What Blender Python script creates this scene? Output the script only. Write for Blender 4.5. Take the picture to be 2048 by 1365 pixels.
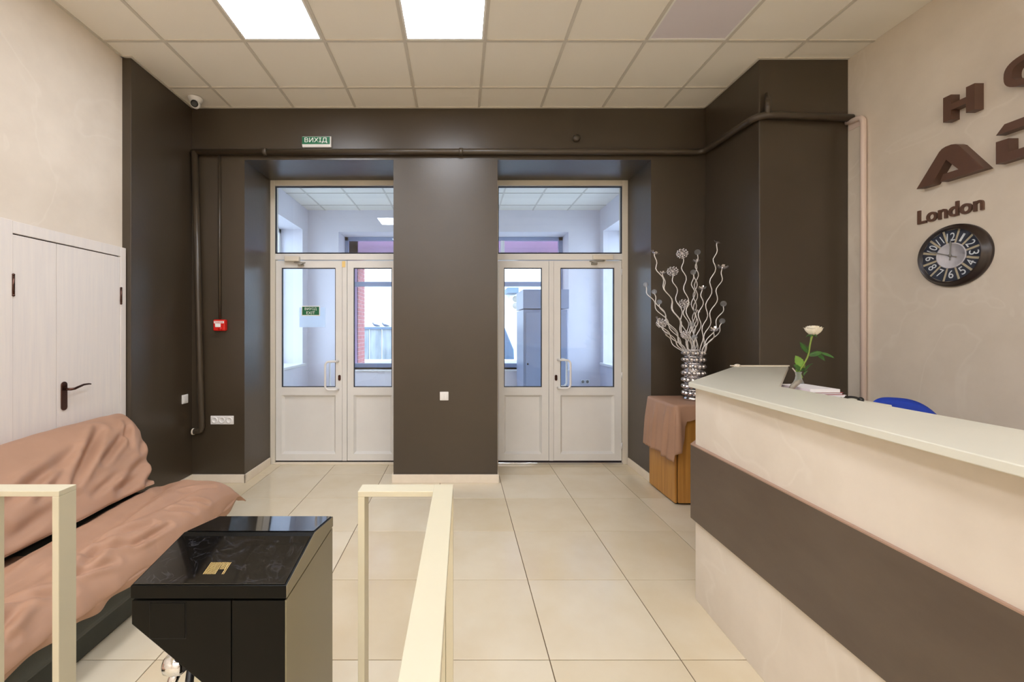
import bpy, bmesh, math, random
from mathutils import Vector, Matrix, noise
from math import pi, sin, cos, exp, sqrt

for o in list(bpy.data.objects):
    bpy.data.objects.remove(o)
SC = bpy.context.scene
COL = SC.collection
rnd = random.Random(7)

# ------------------------------------------------------------------ camera
CH = 1.49            # eye height
cam_d = bpy.data.cameras.new('camera')
cam = bpy.data.objects.new('camera', cam_d)
COL.objects.link(cam)
cam.location = (0, 0, CH)
cam.rotation_euler = (pi / 2, 0, 0)
cam_d.sensor_width = 36
cam_d.lens = 36 * 830 / 2048
cam_d.shift_x = (1024 - 918) / 2048
cam_d.shift_y = -(682.5 - 660) / 2048
cam_d.clip_start = 0.02
SC.camera = cam

# ------------------------------------------------------------------ world: bright overcast sky
W = bpy.data.worlds.new('sky')
SC.world = W
W.use_nodes = True
bg = W.node_tree.nodes['Background']
bg.inputs[0].default_value = (0.74, 0.86, 1.0, 1)
bg.inputs[1].default_value = 6.5
LAMP = 20.0          # radiance of the ceiling light diffusers
SC.view_settings.view_transform = 'Standard'
SC.view_settings.look = 'None'
SC.view_settings.gamma = 1
SC.view_settings.use_curve_mapping = False
SC.view_settings.exposure = 0.0
SC.cycles.max_bounces = 10
SC.cycles.diffuse_bounces = 6
SC.cycles.glossy_bounces = 4
SC.cycles.transparent_max_bounces = 16
SC.cycles.sample_clamp_indirect = 6
SC.cycles.use_denoising = True


# ------------------------------------------------------------------ materials
def lin(c):
    out = []
    for v in c:
        v = v / 255
        out.append(v / 12.92 if v <= 0.04045 else ((v + 0.055) / 1.055) ** 2.4)
    return tuple(out) + (1,)


class NT:
    def __init__(s, name):
        s.m = bpy.data.materials.new(name)
        s.m.use_nodes = True
        s.t = s.m.node_tree
        s.b = s.t.nodes['Principled BSDF']

    def n(s, kind, **kw):
        nd = s.t.nodes.new(kind)
        for k, v in kw.items():
            if k.startswith('_'):
                setattr(nd, k[1:], v)
            else:
                nd.inputs[k.replace('__', ' ')].default_value = v
        return nd

    def l(s, a, b):
        s.t.links.new(a, b)


def mat(name, c, rough=0.5, metal=0.0, spec=0.5, var=0.0, scale=4.0, stretch=(1, 1, 1), bump=0.0, bscale=60.0,
        c2=None, emit=0.0, coat=0.0, rvar=0.0, vein=None, alpha=None, sub=0.0):
    """Principled material; c (and c2) in sRGB 0..255; noise colour variation in object space."""
    T = NT(name)
    b = T.b
    b.inputs['Base Color'].default_value = lin(c)
    b.inputs['Roughness'].default_value = rough
    b.inputs['Metallic'].default_value = metal
    b.inputs['Specular IOR Level'].default_value = spec
    if coat:
        b.inputs['Coat Weight'].default_value = coat
        b.inputs['Coat Roughness'].default_value = 0.08
    if sub:
        b.inputs['Subsurface Weight'].default_value = sub
        b.inputs['Subsurface Radius'].default_value = (0.01, 0.008, 0.005)
    geo = None
    if var or c2 or bump or vein or rvar:
        geo = T.n('ShaderNodeNewGeometry')
        mp = T.n('ShaderNodeMapping')
        mp.inputs['Scale'].default_value = stretch
        T.l(geo.outputs['Position'], mp.inputs[0])
        nz = T.n('ShaderNodeTexNoise', Scale=scale, Detail=6.0, Roughness=0.6)
        T.l(mp.outputs[0], nz.inputs['Vector'])
    if var or c2:
        rp = T.n('ShaderNodeValToRGB')
        rp.color_ramp.elements[0].position = 0.3
        rp.color_ramp.elements[1].position = 0.7
        if c2:
            rp.color_ramp.elements[0].color = lin(c)
            rp.color_ramp.elements[1].color = lin(c2)
        else:
            rp.color_ramp.elements[0].color = lin([v * (1 - var) for v in c])
            rp.color_ramp.elements[1].color = lin([min(255, v * (1 + var)) for v in c])
        T.l(nz.outputs[0], rp.inputs[0])
        last = rp.outputs[0]
        if vein:
            vc, vs = vein
            n2 = T.n('ShaderNodeTexNoise', Scale=vs, Detail=3.0, Roughness=0.5, Distortion=1.2)
            T.l(mp.outputs[0], n2.inputs['Vector'])
            r2 = T.n('ShaderNodeValToRGB')
            e = r2.color_ramp.elements
            e[0].position = 0.485
            e[0].color = (0, 0, 0, 1)
            e[1].position = 0.5
            e[1].color = (0.3, 0.3, 0.3, 1)
            e3 = e.new(0.52)
            e3.color = (0, 0, 0, 1)
            T.l(n2.outputs[0], r2.inputs[0])
            mx = T.n('ShaderNodeMix', _data_type='RGBA')
            T.l(r2.outputs[0], mx.inputs[0])
            T.l(last, mx.inputs[6])
            mx.inputs[7].default_value = lin(vc)
            last = mx.outputs[2]
        T.l(last, b.inputs['Base Color'])
    if rvar:
        mr = T.n('ShaderNodeMapRange')
        mr.inputs['To Min'].default_value = max(0, rough - rvar)
        mr.inputs['To Max'].default_value = rough + rvar
        T.l(nz.outputs[0], mr.inputs[0])
        T.l(mr.outputs[0], b.inputs['Roughness'])
    if bump:
        nb = T.n('ShaderNodeTexNoise', Scale=bscale, Detail=4.0)
        T.l(mp.outputs[0], nb.inputs['Vector'])
        bp = T.n('ShaderNodeBump', Strength=bump, Distance=0.01)
        T.l(nb.outputs[0], bp.inputs['Height'])
        T.l(bp.outputs[0], b.inputs['Normal'])
    if emit:
        b.inputs['Emission Color'].default_value = lin(c)
        b.inputs['Emission Strength'].default_value = emit
    return T.m


def glass_mat(name, tint=(1, 1, 1), ior=1.5, frost=0.0):
    T = NT(name)
    T.t.nodes.remove(T.b)
    out = T.t.nodes['Material Output']
    tr = T.n('ShaderNodeBsdfTransparent')
    tr.inputs[0].default_value = tuple(tint) + (1,)
    gl = T.n('ShaderNodeBsdfGlossy')
    gl.inputs['Roughness'].default_value = 0.0
    # Schlick reflectance, the same for entering and leaving faces
    f0 = ((ior - 1) / (ior + 1)) ** 2
    lw = T.n('ShaderNodeLayerWeight')
    lw.inputs[0].default_value = 0.5
    pw = T.n('ShaderNodeMath', _operation='POWER')
    pw.inputs[1].default_value = 5
    T.l(lw.outputs['Facing'], pw.inputs[0])
    fr = T.n('ShaderNodeMath', _operation='MULTIPLY_ADD')
    fr.inputs[1].default_value = 1 - f0
    fr.inputs[2].default_value = f0
    T.l(pw.outputs[0], fr.inputs[0])
    mx = T.n('ShaderNodeMixShader')
    T.l(fr.outputs[0], mx.inputs[0])
    T.l(tr.outputs[0], mx.inputs[1])
    T.l(gl.outputs[0], mx.inputs[2])
    last = mx.outputs[0]
    if frost:
        df = T.n('ShaderNodeBsdfTranslucent')
        df.inputs[0].default_value = (0.9, 0.92, 0.95, 1)
        m2 = T.n('ShaderNodeMixShader')
        m2.inputs[0].default_value = frost
        T.l(last, m2.inputs[1])
        T.l(df.outputs[0], m2.inputs[2])
        last = m2.outputs[0]
    T.l(last, out.inputs[0])
    return T.m


def tile_mat(name, c, c2, rough, seedscale=1.0, stain=None):
    """floor tile: each tile a slightly different tone (object random) and soft cloudy stains"""
    T = NT(name)
    oi = T.n('ShaderNodeObjectInfo')
    geo = T.n('ShaderNodeNewGeometry')
    nz = T.n('ShaderNodeTexNoise', Scale=3.0, Detail=4.0, Roughness=0.55)
    T.l(geo.outputs['Position'], nz.inputs['Vector'])
    ad = T.n('ShaderNodeMath', _operation='MULTIPLY_ADD')
    ad.inputs[1].default_value = 0.45
    T.l(oi.outputs['Random'], ad.inputs[0])
    T.l(nz.outputs[0], ad.inputs[2])
    rp = T.n('ShaderNodeValToRGB')
    rp.color_ramp.elements[0].position = 0.4
    rp.color_ramp.elements[1].position = 1.0
    rp.color_ramp.elements[0].color = lin(c)
    rp.color_ramp.elements[1].color = lin(c2)
    T.l(ad.outputs[0], rp.inputs[0])
    T.l(rp.outputs[0], T.b.inputs['Base Color'])
    T.b.inputs['Roughness'].default_value = rough
    return T.m


M = dict(
    brown=mat('brown_wall_paint', (66, 56, 43), 0.36, var=0.05, scale=1.2, bump=0.05, bscale=35, spec=0.65),
    plaster=mat('beige_decorative_plaster', (216, 204, 188), 0.55, c2=(234, 223, 208), scale=1.6, bump=0.06, bscale=20,
                vein=((238, 229, 216), 1.1)),
    white_wall=mat('white_wall_paint', (226, 222, 228), 0.7, var=0.01, scale=2),
    ctile=mat('ceiling_panel_mineral', (242, 236, 224), 0.9, bump=0.05, bscale=250),
    cgrid=mat('ceiling_grid_enamel', (210, 203, 190), 0.5),
    ftile=tile_mat('porcelain_floor_tile', (217, 201, 170), (228, 217, 194), 0.16),
    grout=mat('floor_grout', (104, 84, 62), 0.9),
    skirt=mat('cream_skirting', (238, 226, 208), 0.35, var=0.02, scale=8),
    pvc=mat('white_pvc', (232, 230, 226), 0.28, var=0.012, scale=3),
    pvc_frame=mat('cream_pvc_frame', (228, 220, 204), 0.3, var=0.015, scale=3),
    gasket=mat('black_rubber_gasket', (20, 20, 34), 0.5),
    glass=glass_mat('window_glass', (0.93, 0.965, 1.0), 1.5),
    clear=glass_mat('crystal_glass', (0.95, 0.96, 0.97), 1.6, frost=0.45),
    thin=glass_mat('clock_glass', (0.97, 0.98, 1.0), 1.2),
    film=glass_mat('paper_film', (0.9, 0.93, 0.97), 1.3, frost=0.55),
    diffuser=mat('lamp_diffuser', (242, 246, 255), 0.4, emit=LAMP),
    off_panel=mat('unlit_lamp_diffuser', (226, 218, 222), 0.35),
    lampframe=mat('lamp_frame_enamel', (240, 238, 232), 0.4),
    door_cream=mat('cream_wood_laminate', (236, 229, 222), 0.42, c2=(228, 222, 218), scale=5, stretch=(9, 9, 0.5),
                   bump=0.03, bscale=30),
    gapdark=mat('dark_gap', (60, 46, 36), 0.8),
    bronze=mat('antique_bronze', (92, 66, 58), 0.25, metal=0.9),
    fabric=mat('brown_satin_fabric', (178, 140, 116), 0.55, var=0.03, scale=3, bump=0.04, bscale=500, spec=0.35),
    greyfab=mat('dark_grey_upholstery', (72, 74, 68), 0.85, var=0.05, scale=9, bump=0.15, bscale=400),
    rail=mat('cream_powder_coat', (206, 199, 174), 0.42, var=0.01, scale=5),
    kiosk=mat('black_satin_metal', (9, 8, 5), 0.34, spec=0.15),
    kiosk_sheen_side=mat('black_coat_painted_sheen', (122, 113, 86), 0.4, spec=0.7),  # black side; light reflected off floor and counter painted in as olive
    kglass=mat('black_gloss_glass', (9, 9, 9), 0.05, spec=0.8, rvar=0.03, scale=9, c2=(13, 12, 12), vein=((78, 80, 88), 16)),  # pale veins paint smeared reflections into the black glass
    gold=mat('gold_foil', (236, 208, 140), 0.3, metal=0.6),
    chrome=mat('polished_chrome', (222, 224, 228), 0.1, metal=1.0),
    counter=mat('cream_countertop_laminate', (222, 220, 206), 0.30, var=0.008, scale=4),
    band=mat('brown_laminate_band', (88, 74, 62), 0.38, c2=(100, 86, 72), scale=2.5, stretch=(1, 1, 2.5), bump=0.02),
    bandedge=mat('band_edge_strip', (170, 138, 118), 0.4),
    wood=mat('walnut_veneer', (206, 152, 74), 0.4, c2=(172, 118, 54), scale=3.0, stretch=(14, 14, 0.6)),
    wooddark=mat('dark_cabinet_gap', (36, 24, 16), 0.6),
    silver=mat('silver_wire', (238, 234, 232), 0.3, metal=0.35),
    sparkle=mat('crystal_bead_silver', (225, 222, 224), 0.12, metal=0.85),
    white_plastic=mat('white_plastic', (240, 238, 236), 0.3),
    red=mat('red_plastic', (212, 30, 22), 0.3),
    green=mat('exit_green', (10, 104, 66), 0.4),
    white=mat('white_print', (246, 248, 246), 0.5),
    black=mat('black_plastic', (18, 17, 18), 0.35),
    letter=mat('brown_sign_letter', (98, 70, 56), 0.42),
    clockrim=mat('dark_bronze_rim', (44, 32, 28), 0.28, spec=0.6),
    clocktile=mat('slate_numeral_plate', (58, 60, 70), 0.4),
    clockbg=mat('clock_backing_beige', (214, 198, 162), 0.5),
    clockface=mat('whitewashed_clock_centre', (222, 216, 216), 0.5, var=0.03, scale=30, stretch=(1, 6, 0.6)),
    blue=mat('blue_chair_fabric', (14, 58, 176), 0.7, bump=0.1, bscale=400, var=0.03, scale=20),
    stem=mat('rose_stem', (128, 150, 60), 0.5),
    leaf=mat('rose_leaf', (60, 104, 44), 0.45, var=0.12, scale=20),
    leaflight=mat('rose_leaf_light', (128, 170, 74), 0.45, var=0.08, scale=20),
    petal=mat('cream_rose_petal', (244, 236, 214), 0.6, sub=0.2),
    paper=mat('paper_white', (236, 234, 240), 0.7),
    redcover=mat('red_book_cover', (150, 44, 60), 0.5),
    greyplastic=mat('grey_plastic', (150, 144, 132), 0.4),
    steel=mat('grey_blue_steel', (150, 162, 190), 0.35, var=0.02, scale=2, spec=0.6),
    brick=mat('red_brick', (186, 108, 108), 0.8, c2=(206, 132, 128), scale=6),
    brickshade=mat('brick_painted_shade', (222, 182, 206), 0.8),  # brick in shade, its shaded tone put into the colour
    mortar=mat('pale_mortar', (206, 178, 178), 0.9),
    concrete=mat('weathered_concrete', (176, 182, 182), 0.9, c2=(120, 130, 136), scale=2.0, stretch=(3, 1, 0.6)),
    whitebuild=mat('white_render', (236, 236, 232), 0.9),
    ground=mat('pale_yard_ground', (190, 190, 186), 0.9, var=0.06, scale=1),
    slate=mat('blue_grey_coping', (96, 118, 140), 0.8),
    birdm=mat('grey_feathers', (90, 100, 116), 0.8),
    palepipe=mat('pink_beige_pipe_paint', (226, 206, 194), 0.45),
    mat_dark=mat('dark_rubber', (36, 22, 20), 0.7),
)


# ------------------------------------------------------------------ mesh builder
class MB:
    def __init__(s):
        s.v = []
        s.f = []
        s.sm = []

    def add(s, vs, fs, smooth=False):
        k = len(s.v)
        s.v += [tuple(v) for v in vs]
        for f in fs:
            s.f.append(tuple(i + k for i in f))
            s.sm.append(smooth)
        return s

    def box(s, x0, x1, y0, y1, z0, z1):
        if x0 > x1: x0, x1 = x1, x0
        if y0 > y1: y0, y1 = y1, y0
        if z0 > z1: z0, z1 = z1, z0
        vs = [(x0, y0, z0), (x1, y0, z0), (x1, y1, z0), (x0, y1, z0), (x0, y0, z1), (x1, y0, z1), (x1, y1, z1), (x0, y1, z1)]
        return s.add(vs, [(0, 3, 2, 1), (4, 5, 6, 7), (0, 1, 5, 4), (1, 2, 6, 5), (2, 3, 7, 6), (3, 0, 4, 7)])

    def prism(s, poly, fn, a, b, smooth=False):
        """poly: list of 2-D points; fn(u, v, w) -> 3-D; w runs a..b"""
        n = len(poly)
        vs = [fn(u, v, a) for u, v in poly] + [fn(u, v, b) for u, v in poly]
        area = sum(poly[i][0] * poly[(i + 1) % n][1] - poly[(i + 1) % n][0] * poly[i][1] for i in range(n))
        s.add(vs, [tuple(range(n)), tuple(range(2 * n - 1, n - 1, -1))])
        return s.add(vs, [(i, (i + 1) % n, n + (i + 1) % n, n + i) for i in range(n)], smooth)

    def tube(s, pts, r, seg=10, closed=False, caps=True):
        pts = [Vector(p) for p in pts]
        n = len(pts)
        rs = r if isinstance(r, (list, tuple)) else [r] * n
        t0 = (pts[1] - pts[0]).normalized()
        up = Vector((0, 0, 1)) if abs(t0.z) < 0.9 else Vector((1, 0, 0))
        nrm = (up - t0 * up.dot(t0)).normalized()
        vs = []
        for i, p in enumerate(pts):
            if closed:
                t = (pts[(i + 1) % n] - pts[i - 1]).normalized()
            else:
                t = (pts[min(i + 1, n - 1)] - pts[max(i - 1, 0)]).normalized()
            nrm = (nrm - t * nrm.dot(t)).normalized()
            bn = t.cross(nrm)
            for k in range(seg):
                a = 2 * pi * k / seg
                vs.append(p + (nrm * cos(a) + bn * sin(a)) * rs[i])
        fs = []
        m = n if closed else n - 1
        for i in range(m):
            j = (i + 1) % n
            for k in range(seg):
                k2 = (k + 1) % seg
                fs.append((i * seg + k, i * seg + k2, j * seg + k2, j * seg + k))
        base = len(s.v)
        s.add(vs, fs, True)
        if not closed and caps:
            s.f.append(tuple(base + k for k in range(seg - 1, -1, -1)))
            s.sm.append(False)
            s.f.append(tuple(base + (n - 1) * seg + k for k in range(seg)))
            s.sm.append(False)
        return s

    def lathe(s, c, prof, seg=24, axis='z', smooth=True):
        """prof: (r, h) list; axis: direction of h"""
        c = Vector(c)
        ax = {'z': (Vector((1, 0, 0)), Vector((0, 1, 0)), Vector((0, 0, 1))),
              'x': (Vector((0, 0, 1)), Vector((0, -1, 0)), Vector((1, 0, 0))),
              '-x': (Vector((0, 0, 1)), Vector((0, 1, 0)), Vector((-1, 0, 0))),
              '-y': (Vector((0, 0, 1)), Vector((-1, 0, 0)), Vector((0, -1, 0))),
              'y': (Vector((0, 0, 1)), Vector((1, 0, 0)), Vector((0, 1, 0)))}[axis] if isinstance(axis, str) else axis
        vs = []
        for r, h in prof:
            for k in range(seg):
                a = 2 * pi * k / seg
                vs.append(c + ax[0] * (r * cos(a)) + ax[1] * (r * sin(a)) + ax[2] * h)
        fs = []
        for i in range(len(prof) - 1):
            for k in range(seg):
                k2 = (k + 1) % seg
                fs.append((i * seg + k, i * seg + k2, (i + 1) * seg + k2, (i + 1) * seg + k))
        base = len(s.v)
        s.add(vs, fs, smooth)
        if prof[0][0] > 1e-6:
            s.f.append(tuple(base + k for k in range(seg - 1, -1, -1)))
            s.sm.append(False)
        if prof[-1][0] > 1e-6:
            s.f.append(tuple(base + (len(prof) - 1) * seg + k for k in range(seg)))
            s.sm.append(False)
        return s

    def ball(s, c, r, seg=12, rings=8, sc=(1, 1, 1)):
        vs = []
        c = Vector(c)
        for i in range(rings + 1):
            th = pi * i / rings
            for k in range(seg):
                a = 2 * pi * k / seg
                vs.append((c.x + r * sc[0] * sin(th) * cos(a), c.y + r * sc[1] * sin(th) * sin(a), c.z - r * sc[2] * cos(th)))
        fs = []
        for i in range(rings):
            for k in range(seg):
                k2 = (k + 1) % seg
                if i == 0:
                    fs.append((k, (i + 1) * seg + k2, (i + 1) * seg + k))
                elif i == rings - 1:
                    fs.append((i * seg + k, i * seg + k2, (i + 1) * seg + k))
                else:
                    fs.append((i * seg + k, i * seg + k2, (i + 1) * seg + k2, (i + 1) * seg + k))
        return s.add(vs, fs, True)

    def grid(s, pts, nu, nv, smooth=True, close=False):
        fs = []
        for i in range(nu - 1):
            for j in range(nv - 1):
                fs.append((i * nv + j, (i + 1) * nv + j, (i + 1) * nv + j + 1, i * nv + j + 1))
        return s.add(pts, fs, smooth)

    def build(s, name, m, parent=None, org=None, bevel=0.0, bseg=2, solid=0.0):
        me = bpy.data.meshes.new(name)
        root = parent
        L = Vector((0, 0, 0))
        if parent is not None:
            p = parent
            while p.parent: p = p.parent
            L = p.location.copy()
        elif org is not None:
            L = Vector(org)
        me.from_pydata([(v[0] - L.x, v[1] - L.y, v[2] - L.z) for v in s.v], [], s.f)
        me.polygons.foreach_set('use_smooth', s.sm)
        bm = bmesh.new()
        bm.from_mesh(me)
        if len(bm.verts) < 40000:
            bmesh.ops.remove_doubles(bm, verts=bm.verts, dist=1e-6)
        bmesh.ops.recalc_face_normals(bm, faces=bm.faces)
        bm.to_mesh(me)
        bm.free()
        me.update()
        me.materials.append(M[m] if isinstance(m, str) else m)
        o = bpy.data.objects.new(name, me)
        COL.objects.link(o)
        if parent is not None:
            o.parent = parent
        elif org is not None:
            o.location = L
        if solid:
            md = o.modifiers.new('solid', 'SOLIDIFY')
            md.thickness = solid
            md.offset = -1
        if bevel:
            md = o.modifiers.new('bevel', 'BEVEL')
            md.width = bevel
            md.segments = bseg
            md.limit_method = 'ANGLE'
            md.angle_limit = math.radians(40)
        return o


def box(*a): return MB().box(*a)


def thing(name, loc, label, cat, group=None):
    o = bpy.data.objects.new(name, None)
    COL.objects.link(o)
    o.location = loc
    o.empty_display_size = 0.1
    o['label'] = label
    o['category'] = cat
    if group: o['group'] = group
    return o


def tag(o, label, cat, group=None):
    o['label'] = label
    o['category'] = cat
    if group: o['group'] = group
    return o


def struct(o, label=None):
    o['kind'] = 'structure'
    if label: o['label'] = label
    return o


def P(px, py, D):
    return Vector(((px - 918) / 830 * D, D, CH - (py - 660) / 830 * D))


def text_mb(txt, size_w, size_h, depth, frame, origin, bold=0.0, align='center'):
    """extruded lettering scaled into size_w x size_h; frame = (right, up, out) vectors, origin = centre of lettering on its base plane"""
    cu = bpy.data.curves.new('t', 'FONT')
    cu.body = txt
    cu.size = 1
    cu.extrude = 0.5
    cu.offset = bold
    cu.resolution_u = 6
    ob = bpy.data.objects.new('t', cu)
    COL.objects.link(ob)
    dg = bpy.context.evaluated_depsgraph_get()
    me = ob.evaluated_get(dg).to_mesh()
    vs = [v.co.copy() for v in me.vertices]
    fs = [tuple(p.vertices) for p in me.polygons]
    ob.evaluated_get(dg).to_mesh_clear()
    bpy.data.objects.remove(ob)
    bpy.data.curves.remove(cu)
    x0 = min(v.x for v in vs); x1 = max(v.x for v in vs)
    y0 = min(v.y for v in vs); y1 = max(v.y for v in vs)
    R, U, O = [Vector(a) for a in frame]
    org = Vector(origin)
    out = []
    for v in vs:
        u = ((v.x - x0) / (x1 - x0) - 0.5) * size_w
        w = ((v.y - y0) / (y1 - y0) - 0.5) * size_h
        out.append(org + R * u + U * w + O * ((v.z + 0.5) * depth))
    mb = MB()
    mb.add(out, fs)
    return mb


FR_BACK = ((1, 0, 0), (0, 0, 1), (0, -1, 0))
FR_RIGHT = ((0, -1, 0), (0, 0, 1), (-1, 0, 0))

# ------------------------------------------------------------------ geometry constants
XL, XLB = -2.67, -2.60        # beige / brown left wall planes
XR = 3.105                    # right wall
YB = 4.04                     # back wall
YD = 4.60                     # entrance door plane
YN = -6.0                     # wall behind the camera
ZC = 3.646                    # ceiling
OL = (-2.088, -0.638)         # left recess
OR = (0.375, 1.869)           # right recess
ZO = 3.145                    # recess head
PX0, PY0 = 2.395, 3.31        # pillar

# ------------------------------------------------------------------ walls
struct(box(XL - .2, XL, YN, 3.29, 0, ZC + .1).build('wall_left', 'plaster'))
struct(box(XL - .2, XLB, 3.29, YB + .6, 0, ZC + .1).build('wall_left_brown', 'brown', bevel=.004))
struct(box(XR, XR + .2, YN, 4.7, 0, ZC + .1).build('wall_right', 'plaster'))
struct(box(XL - .2, XR + .2, YN - .2, YN, 0, ZC + .1).build('wall_rear', 'plaster'))
mb = MB()
mb.box(XLB, OL[0], YB, 4.68, 0, ZO)
mb.box(OL[1], OR[0], YB, 4.68, 0, ZO)
mb.box(OR[1], XR, YB, 4.68, 0, ZO)
mb.box(XLB, XR, YB, 4.68, ZO, ZC + .1)
struct(mb.build('wall_back', 'brown'))
struct(box(PX0, XR, PY0, YB, 0, ZC + .1).build('wall_pillar', 'brown', bevel=.006))

# ------------------------------------------------------------------ floor and its tiles
floor = struct(box(XL, XR, YN, 4.7, -.12, -.0035).build('floor', 'grout'))
TX, TY, TX0, TY0 = 0.5925, 0.5985, 0.409, 3.668
J = 0.0022


def clip_cells(p, o0, lo, hi):
    k = math.floor((lo - o0) / p)
    out = []
    while o0 + k * p < hi - 1e-4:
        a, b = max(lo, o0 + k * p + J), min(hi, o0 + (k + 1) * p - J)
        if b - a > .01: out.append((a, b))
        k += 1
    return out


tile_cache = {}


def tile_obj(name, x0, x1, y0, y1, z0, z1, m, parent, bev):
    key = (name, round(x1 - x0, 4), round(y1 - y0, 4))
    if key not in tile_cache:
        w, h, t = (x1 - x0) / 2, (y1 - y0) / 2, z1 - z0
        b = bev
        s_ = 1 if bev > 0 else -1
        mb = MB()
        zz = t if bev > 0 else 0
        vs = [(-w, -h, 0), (w, -h, 0), (w, h, 0), (-w, h, 0), (-w, -h, t), (w, -h, t), (w, h, t), (-w, h, t)]
        if bev > 0:
            top = [(-w + b, -h + b, t), (w - b, -h + b, t), (w - b, h - b, t), (-w + b, h - b, t)]
            mid = [(-w, -h, t - b), (w, -h, t - b), (w, h, t - b), (-w, h, t - b)]
            vs = vs[:4] + mid + top
            fs = [(0, 3, 2, 1), (8, 9, 10, 11)] + [(i, (i + 1) % 4, 4 + (i + 1) % 4, 4 + i) for i in range(4)] + \
                 [(4 + i, 4 + (i + 1) % 4, 8 + (i + 1) % 4, 8 + i) for i in range(4)]
        else:
            fs = [(0, 3, 2, 1), (4, 5, 6, 7)] + [(i, (i + 1) % 4, 4 + (i + 1) % 4, 4 + i) for i in range(4)]
        me = bpy.data.meshes.new(name)
        me.from_pydata(vs, [], fs)
        me.materials.append(M[m])
        tile_cache[key] = me
    o = bpy.data.objects.new(name, tile_cache[key])
    COL.objects.link(o)
    o.parent = parent
    o.location = ((x0 + x1) / 2, (y0 + y1) / 2, z0)
    return o


for xa, xb in clip_cells(TX, TX0, XL, XR):
    for ya, yb in clip_cells(TY, TY0, YN, 4.66):
        tile_obj('floor_tile', xa, xb, ya, yb, -.0105 + .0065 * 0, 0.0, 'ftile', floor, .0012)

# ------------------------------------------------------------------ ceiling
ceil = struct(box(XL, XR, YN, YB, ZC + .03, ZC + .15).build('ceiling', 'ctile'))
CX0, CY0, CP = 0.194, 3.10, 0.6
LIGHTS = [(-1.606, 2.5), (-.406, 2.5), (-1.606, .7), (-.406, .7), (-1.606, -1.1), (-.406, -1.1)] + [(x_, y_) for y_ in (-2.9, -4.1, -5.3) for x_ in (-1.606, -.406, .794, 1.994)]  # last three rows are unseen panels added as fill light
OFFL = [(1.394, 2.5)]


def is_cell(x, y, lst):
    return any(abs(x - a) < .03 and abs(y - b) < .03 for a, b in lst)


k0 = math.floor((XL - CX0) / CP)
gb = MB()
xs, ys = [], []
x = CX0 + k0 * CP
while x < XR: xs.append(x); x += CP
y = CY0 - 16 * CP
while y < YB: ys.append(y); y += CP
G = .0115
for x in xs:
    for y in ys:
        xa, xb, ya, yb = max(x, XL), min(x + CP, XR), max(y, YN), min(y + CP, YB)
        if xb - xa < .03 or yb - ya < .03: continue
        if is_cell(x, y, LIGHTS) or is_cell(x, y, OFFL): continue
        if ya > PY0 - .01 and xa > PX0: continue
        tile_obj('ceiling_panel', xa + .002, xb - .002, ya + .002, yb - .002, ZC + .006, ZC + .022, 'ctile', ceil, 0)
for x in xs:
    if x > XL + .02: gb.box(x - G, x + G, YN, YB, ZC, ZC + .006)
for y in ys:
    if y > YN + .02:
        gb.box(XL, XR, y - G, y + G, ZC - .0004, ZC + .006)
gb.box(XLB, XR, YB - .02, YB, ZC - .001, ZC + .006)
gb.box(XL, XL + .02, YN, 3.29, ZC - .001, ZC + .006)
gb.box(XL, XLB + .018, 3.27, YB, ZC - .001, ZC + .006)
gb.box(PX0 - .018, PX0, PY0, YB, ZC - .001, ZC + .006)
gb.box(PX0 - .018, XR, PY0 - .018, PY0, ZC - .001, ZC + .006)
gb.build('ceiling_grid', 'cgrid', ceil)


def ceiling_light(x, y, lit, label, grp):
    t = thing('ceiling_light', (x + .3, y + .3, ZC), label, 'light', grp)
    fr = MB()
    a = .014
    x0, x1, y0, y1 = x + .012, x + .588, y + .012, y + .588
    for q in ((x0, x1, y0, y0 + a), (x0, x1, y1 - a, y1), (x0, x0 + a, y0 + a, y1 - a), (x1 - a, x1, y0 + a, y1 - a)):
        fr.box(q[0], q[1], q[2], q[3], ZC + .001, ZC + .02)
    fr.build('frame', 'lampframe', t)
    box(x0 + a, x1 - a, y0 + a, y1 - a, ZC + .004, ZC + .016).build('diffuser', 'diffuser' if lit else 'off_panel', t)
    return t


lab = ['lit square ceiling light panel above the sofa end of the entrance, left of two visible',
       'lit square ceiling light panel above the middle column, right of two visible']
lab += ['lit square ceiling panel above the kiosk, nearer the left wall', 'lit square ceiling panel above the kiosk, nearer the counter',
        'lit square ceiling panel just behind the kiosk, nearer the left wall', 'lit square ceiling panel just behind the kiosk, nearer the counter']
for i, (x, y) in enumerate(LIGHTS):
    ceiling_light(x, y, True, lab[i] if i < 6 else 'added fill light panel over the unseen rear of the hall',
                  'lit ceiling light panels' if i < 6 else 'added rear hall fill light panels')
ceiling_light(OFFL[0][0], OFFL[0][1], False, 'switched-off pinkish white square light panel in the ceiling over the counter', 'unlit panel')

# ------------------------------------------------------------------ skirting
SH, ST = .083, .014


def skirt(name, pts):
    """pts: plan polyline, wall on the left-hand side when walking; thickness grows to the right"""
    mb = MB()
    for (x0, y0), (x1, y1) in zip(pts[:-1], pts[1:]):
        d = Vector((x1 - x0, y1 - y0)).normalized()
        n = Vector((d.y, -d.x)) * ST
        ex = d * ST
        a = (x0, y0); b = (x1, y1)
        poly = [a, b, (b[0] + n.x, b[1] + n.y), (a[0] + n.x, a[1] + n.y)]
        xs_ = [p[0] for p in poly]; ys_ = [p[1] for p in poly]
        mb.box(min(xs_), max(xs_), min(ys_), max(ys_), 0, SH)
    return struct(mb.build(name, 'skirt', bevel=.004))


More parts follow.
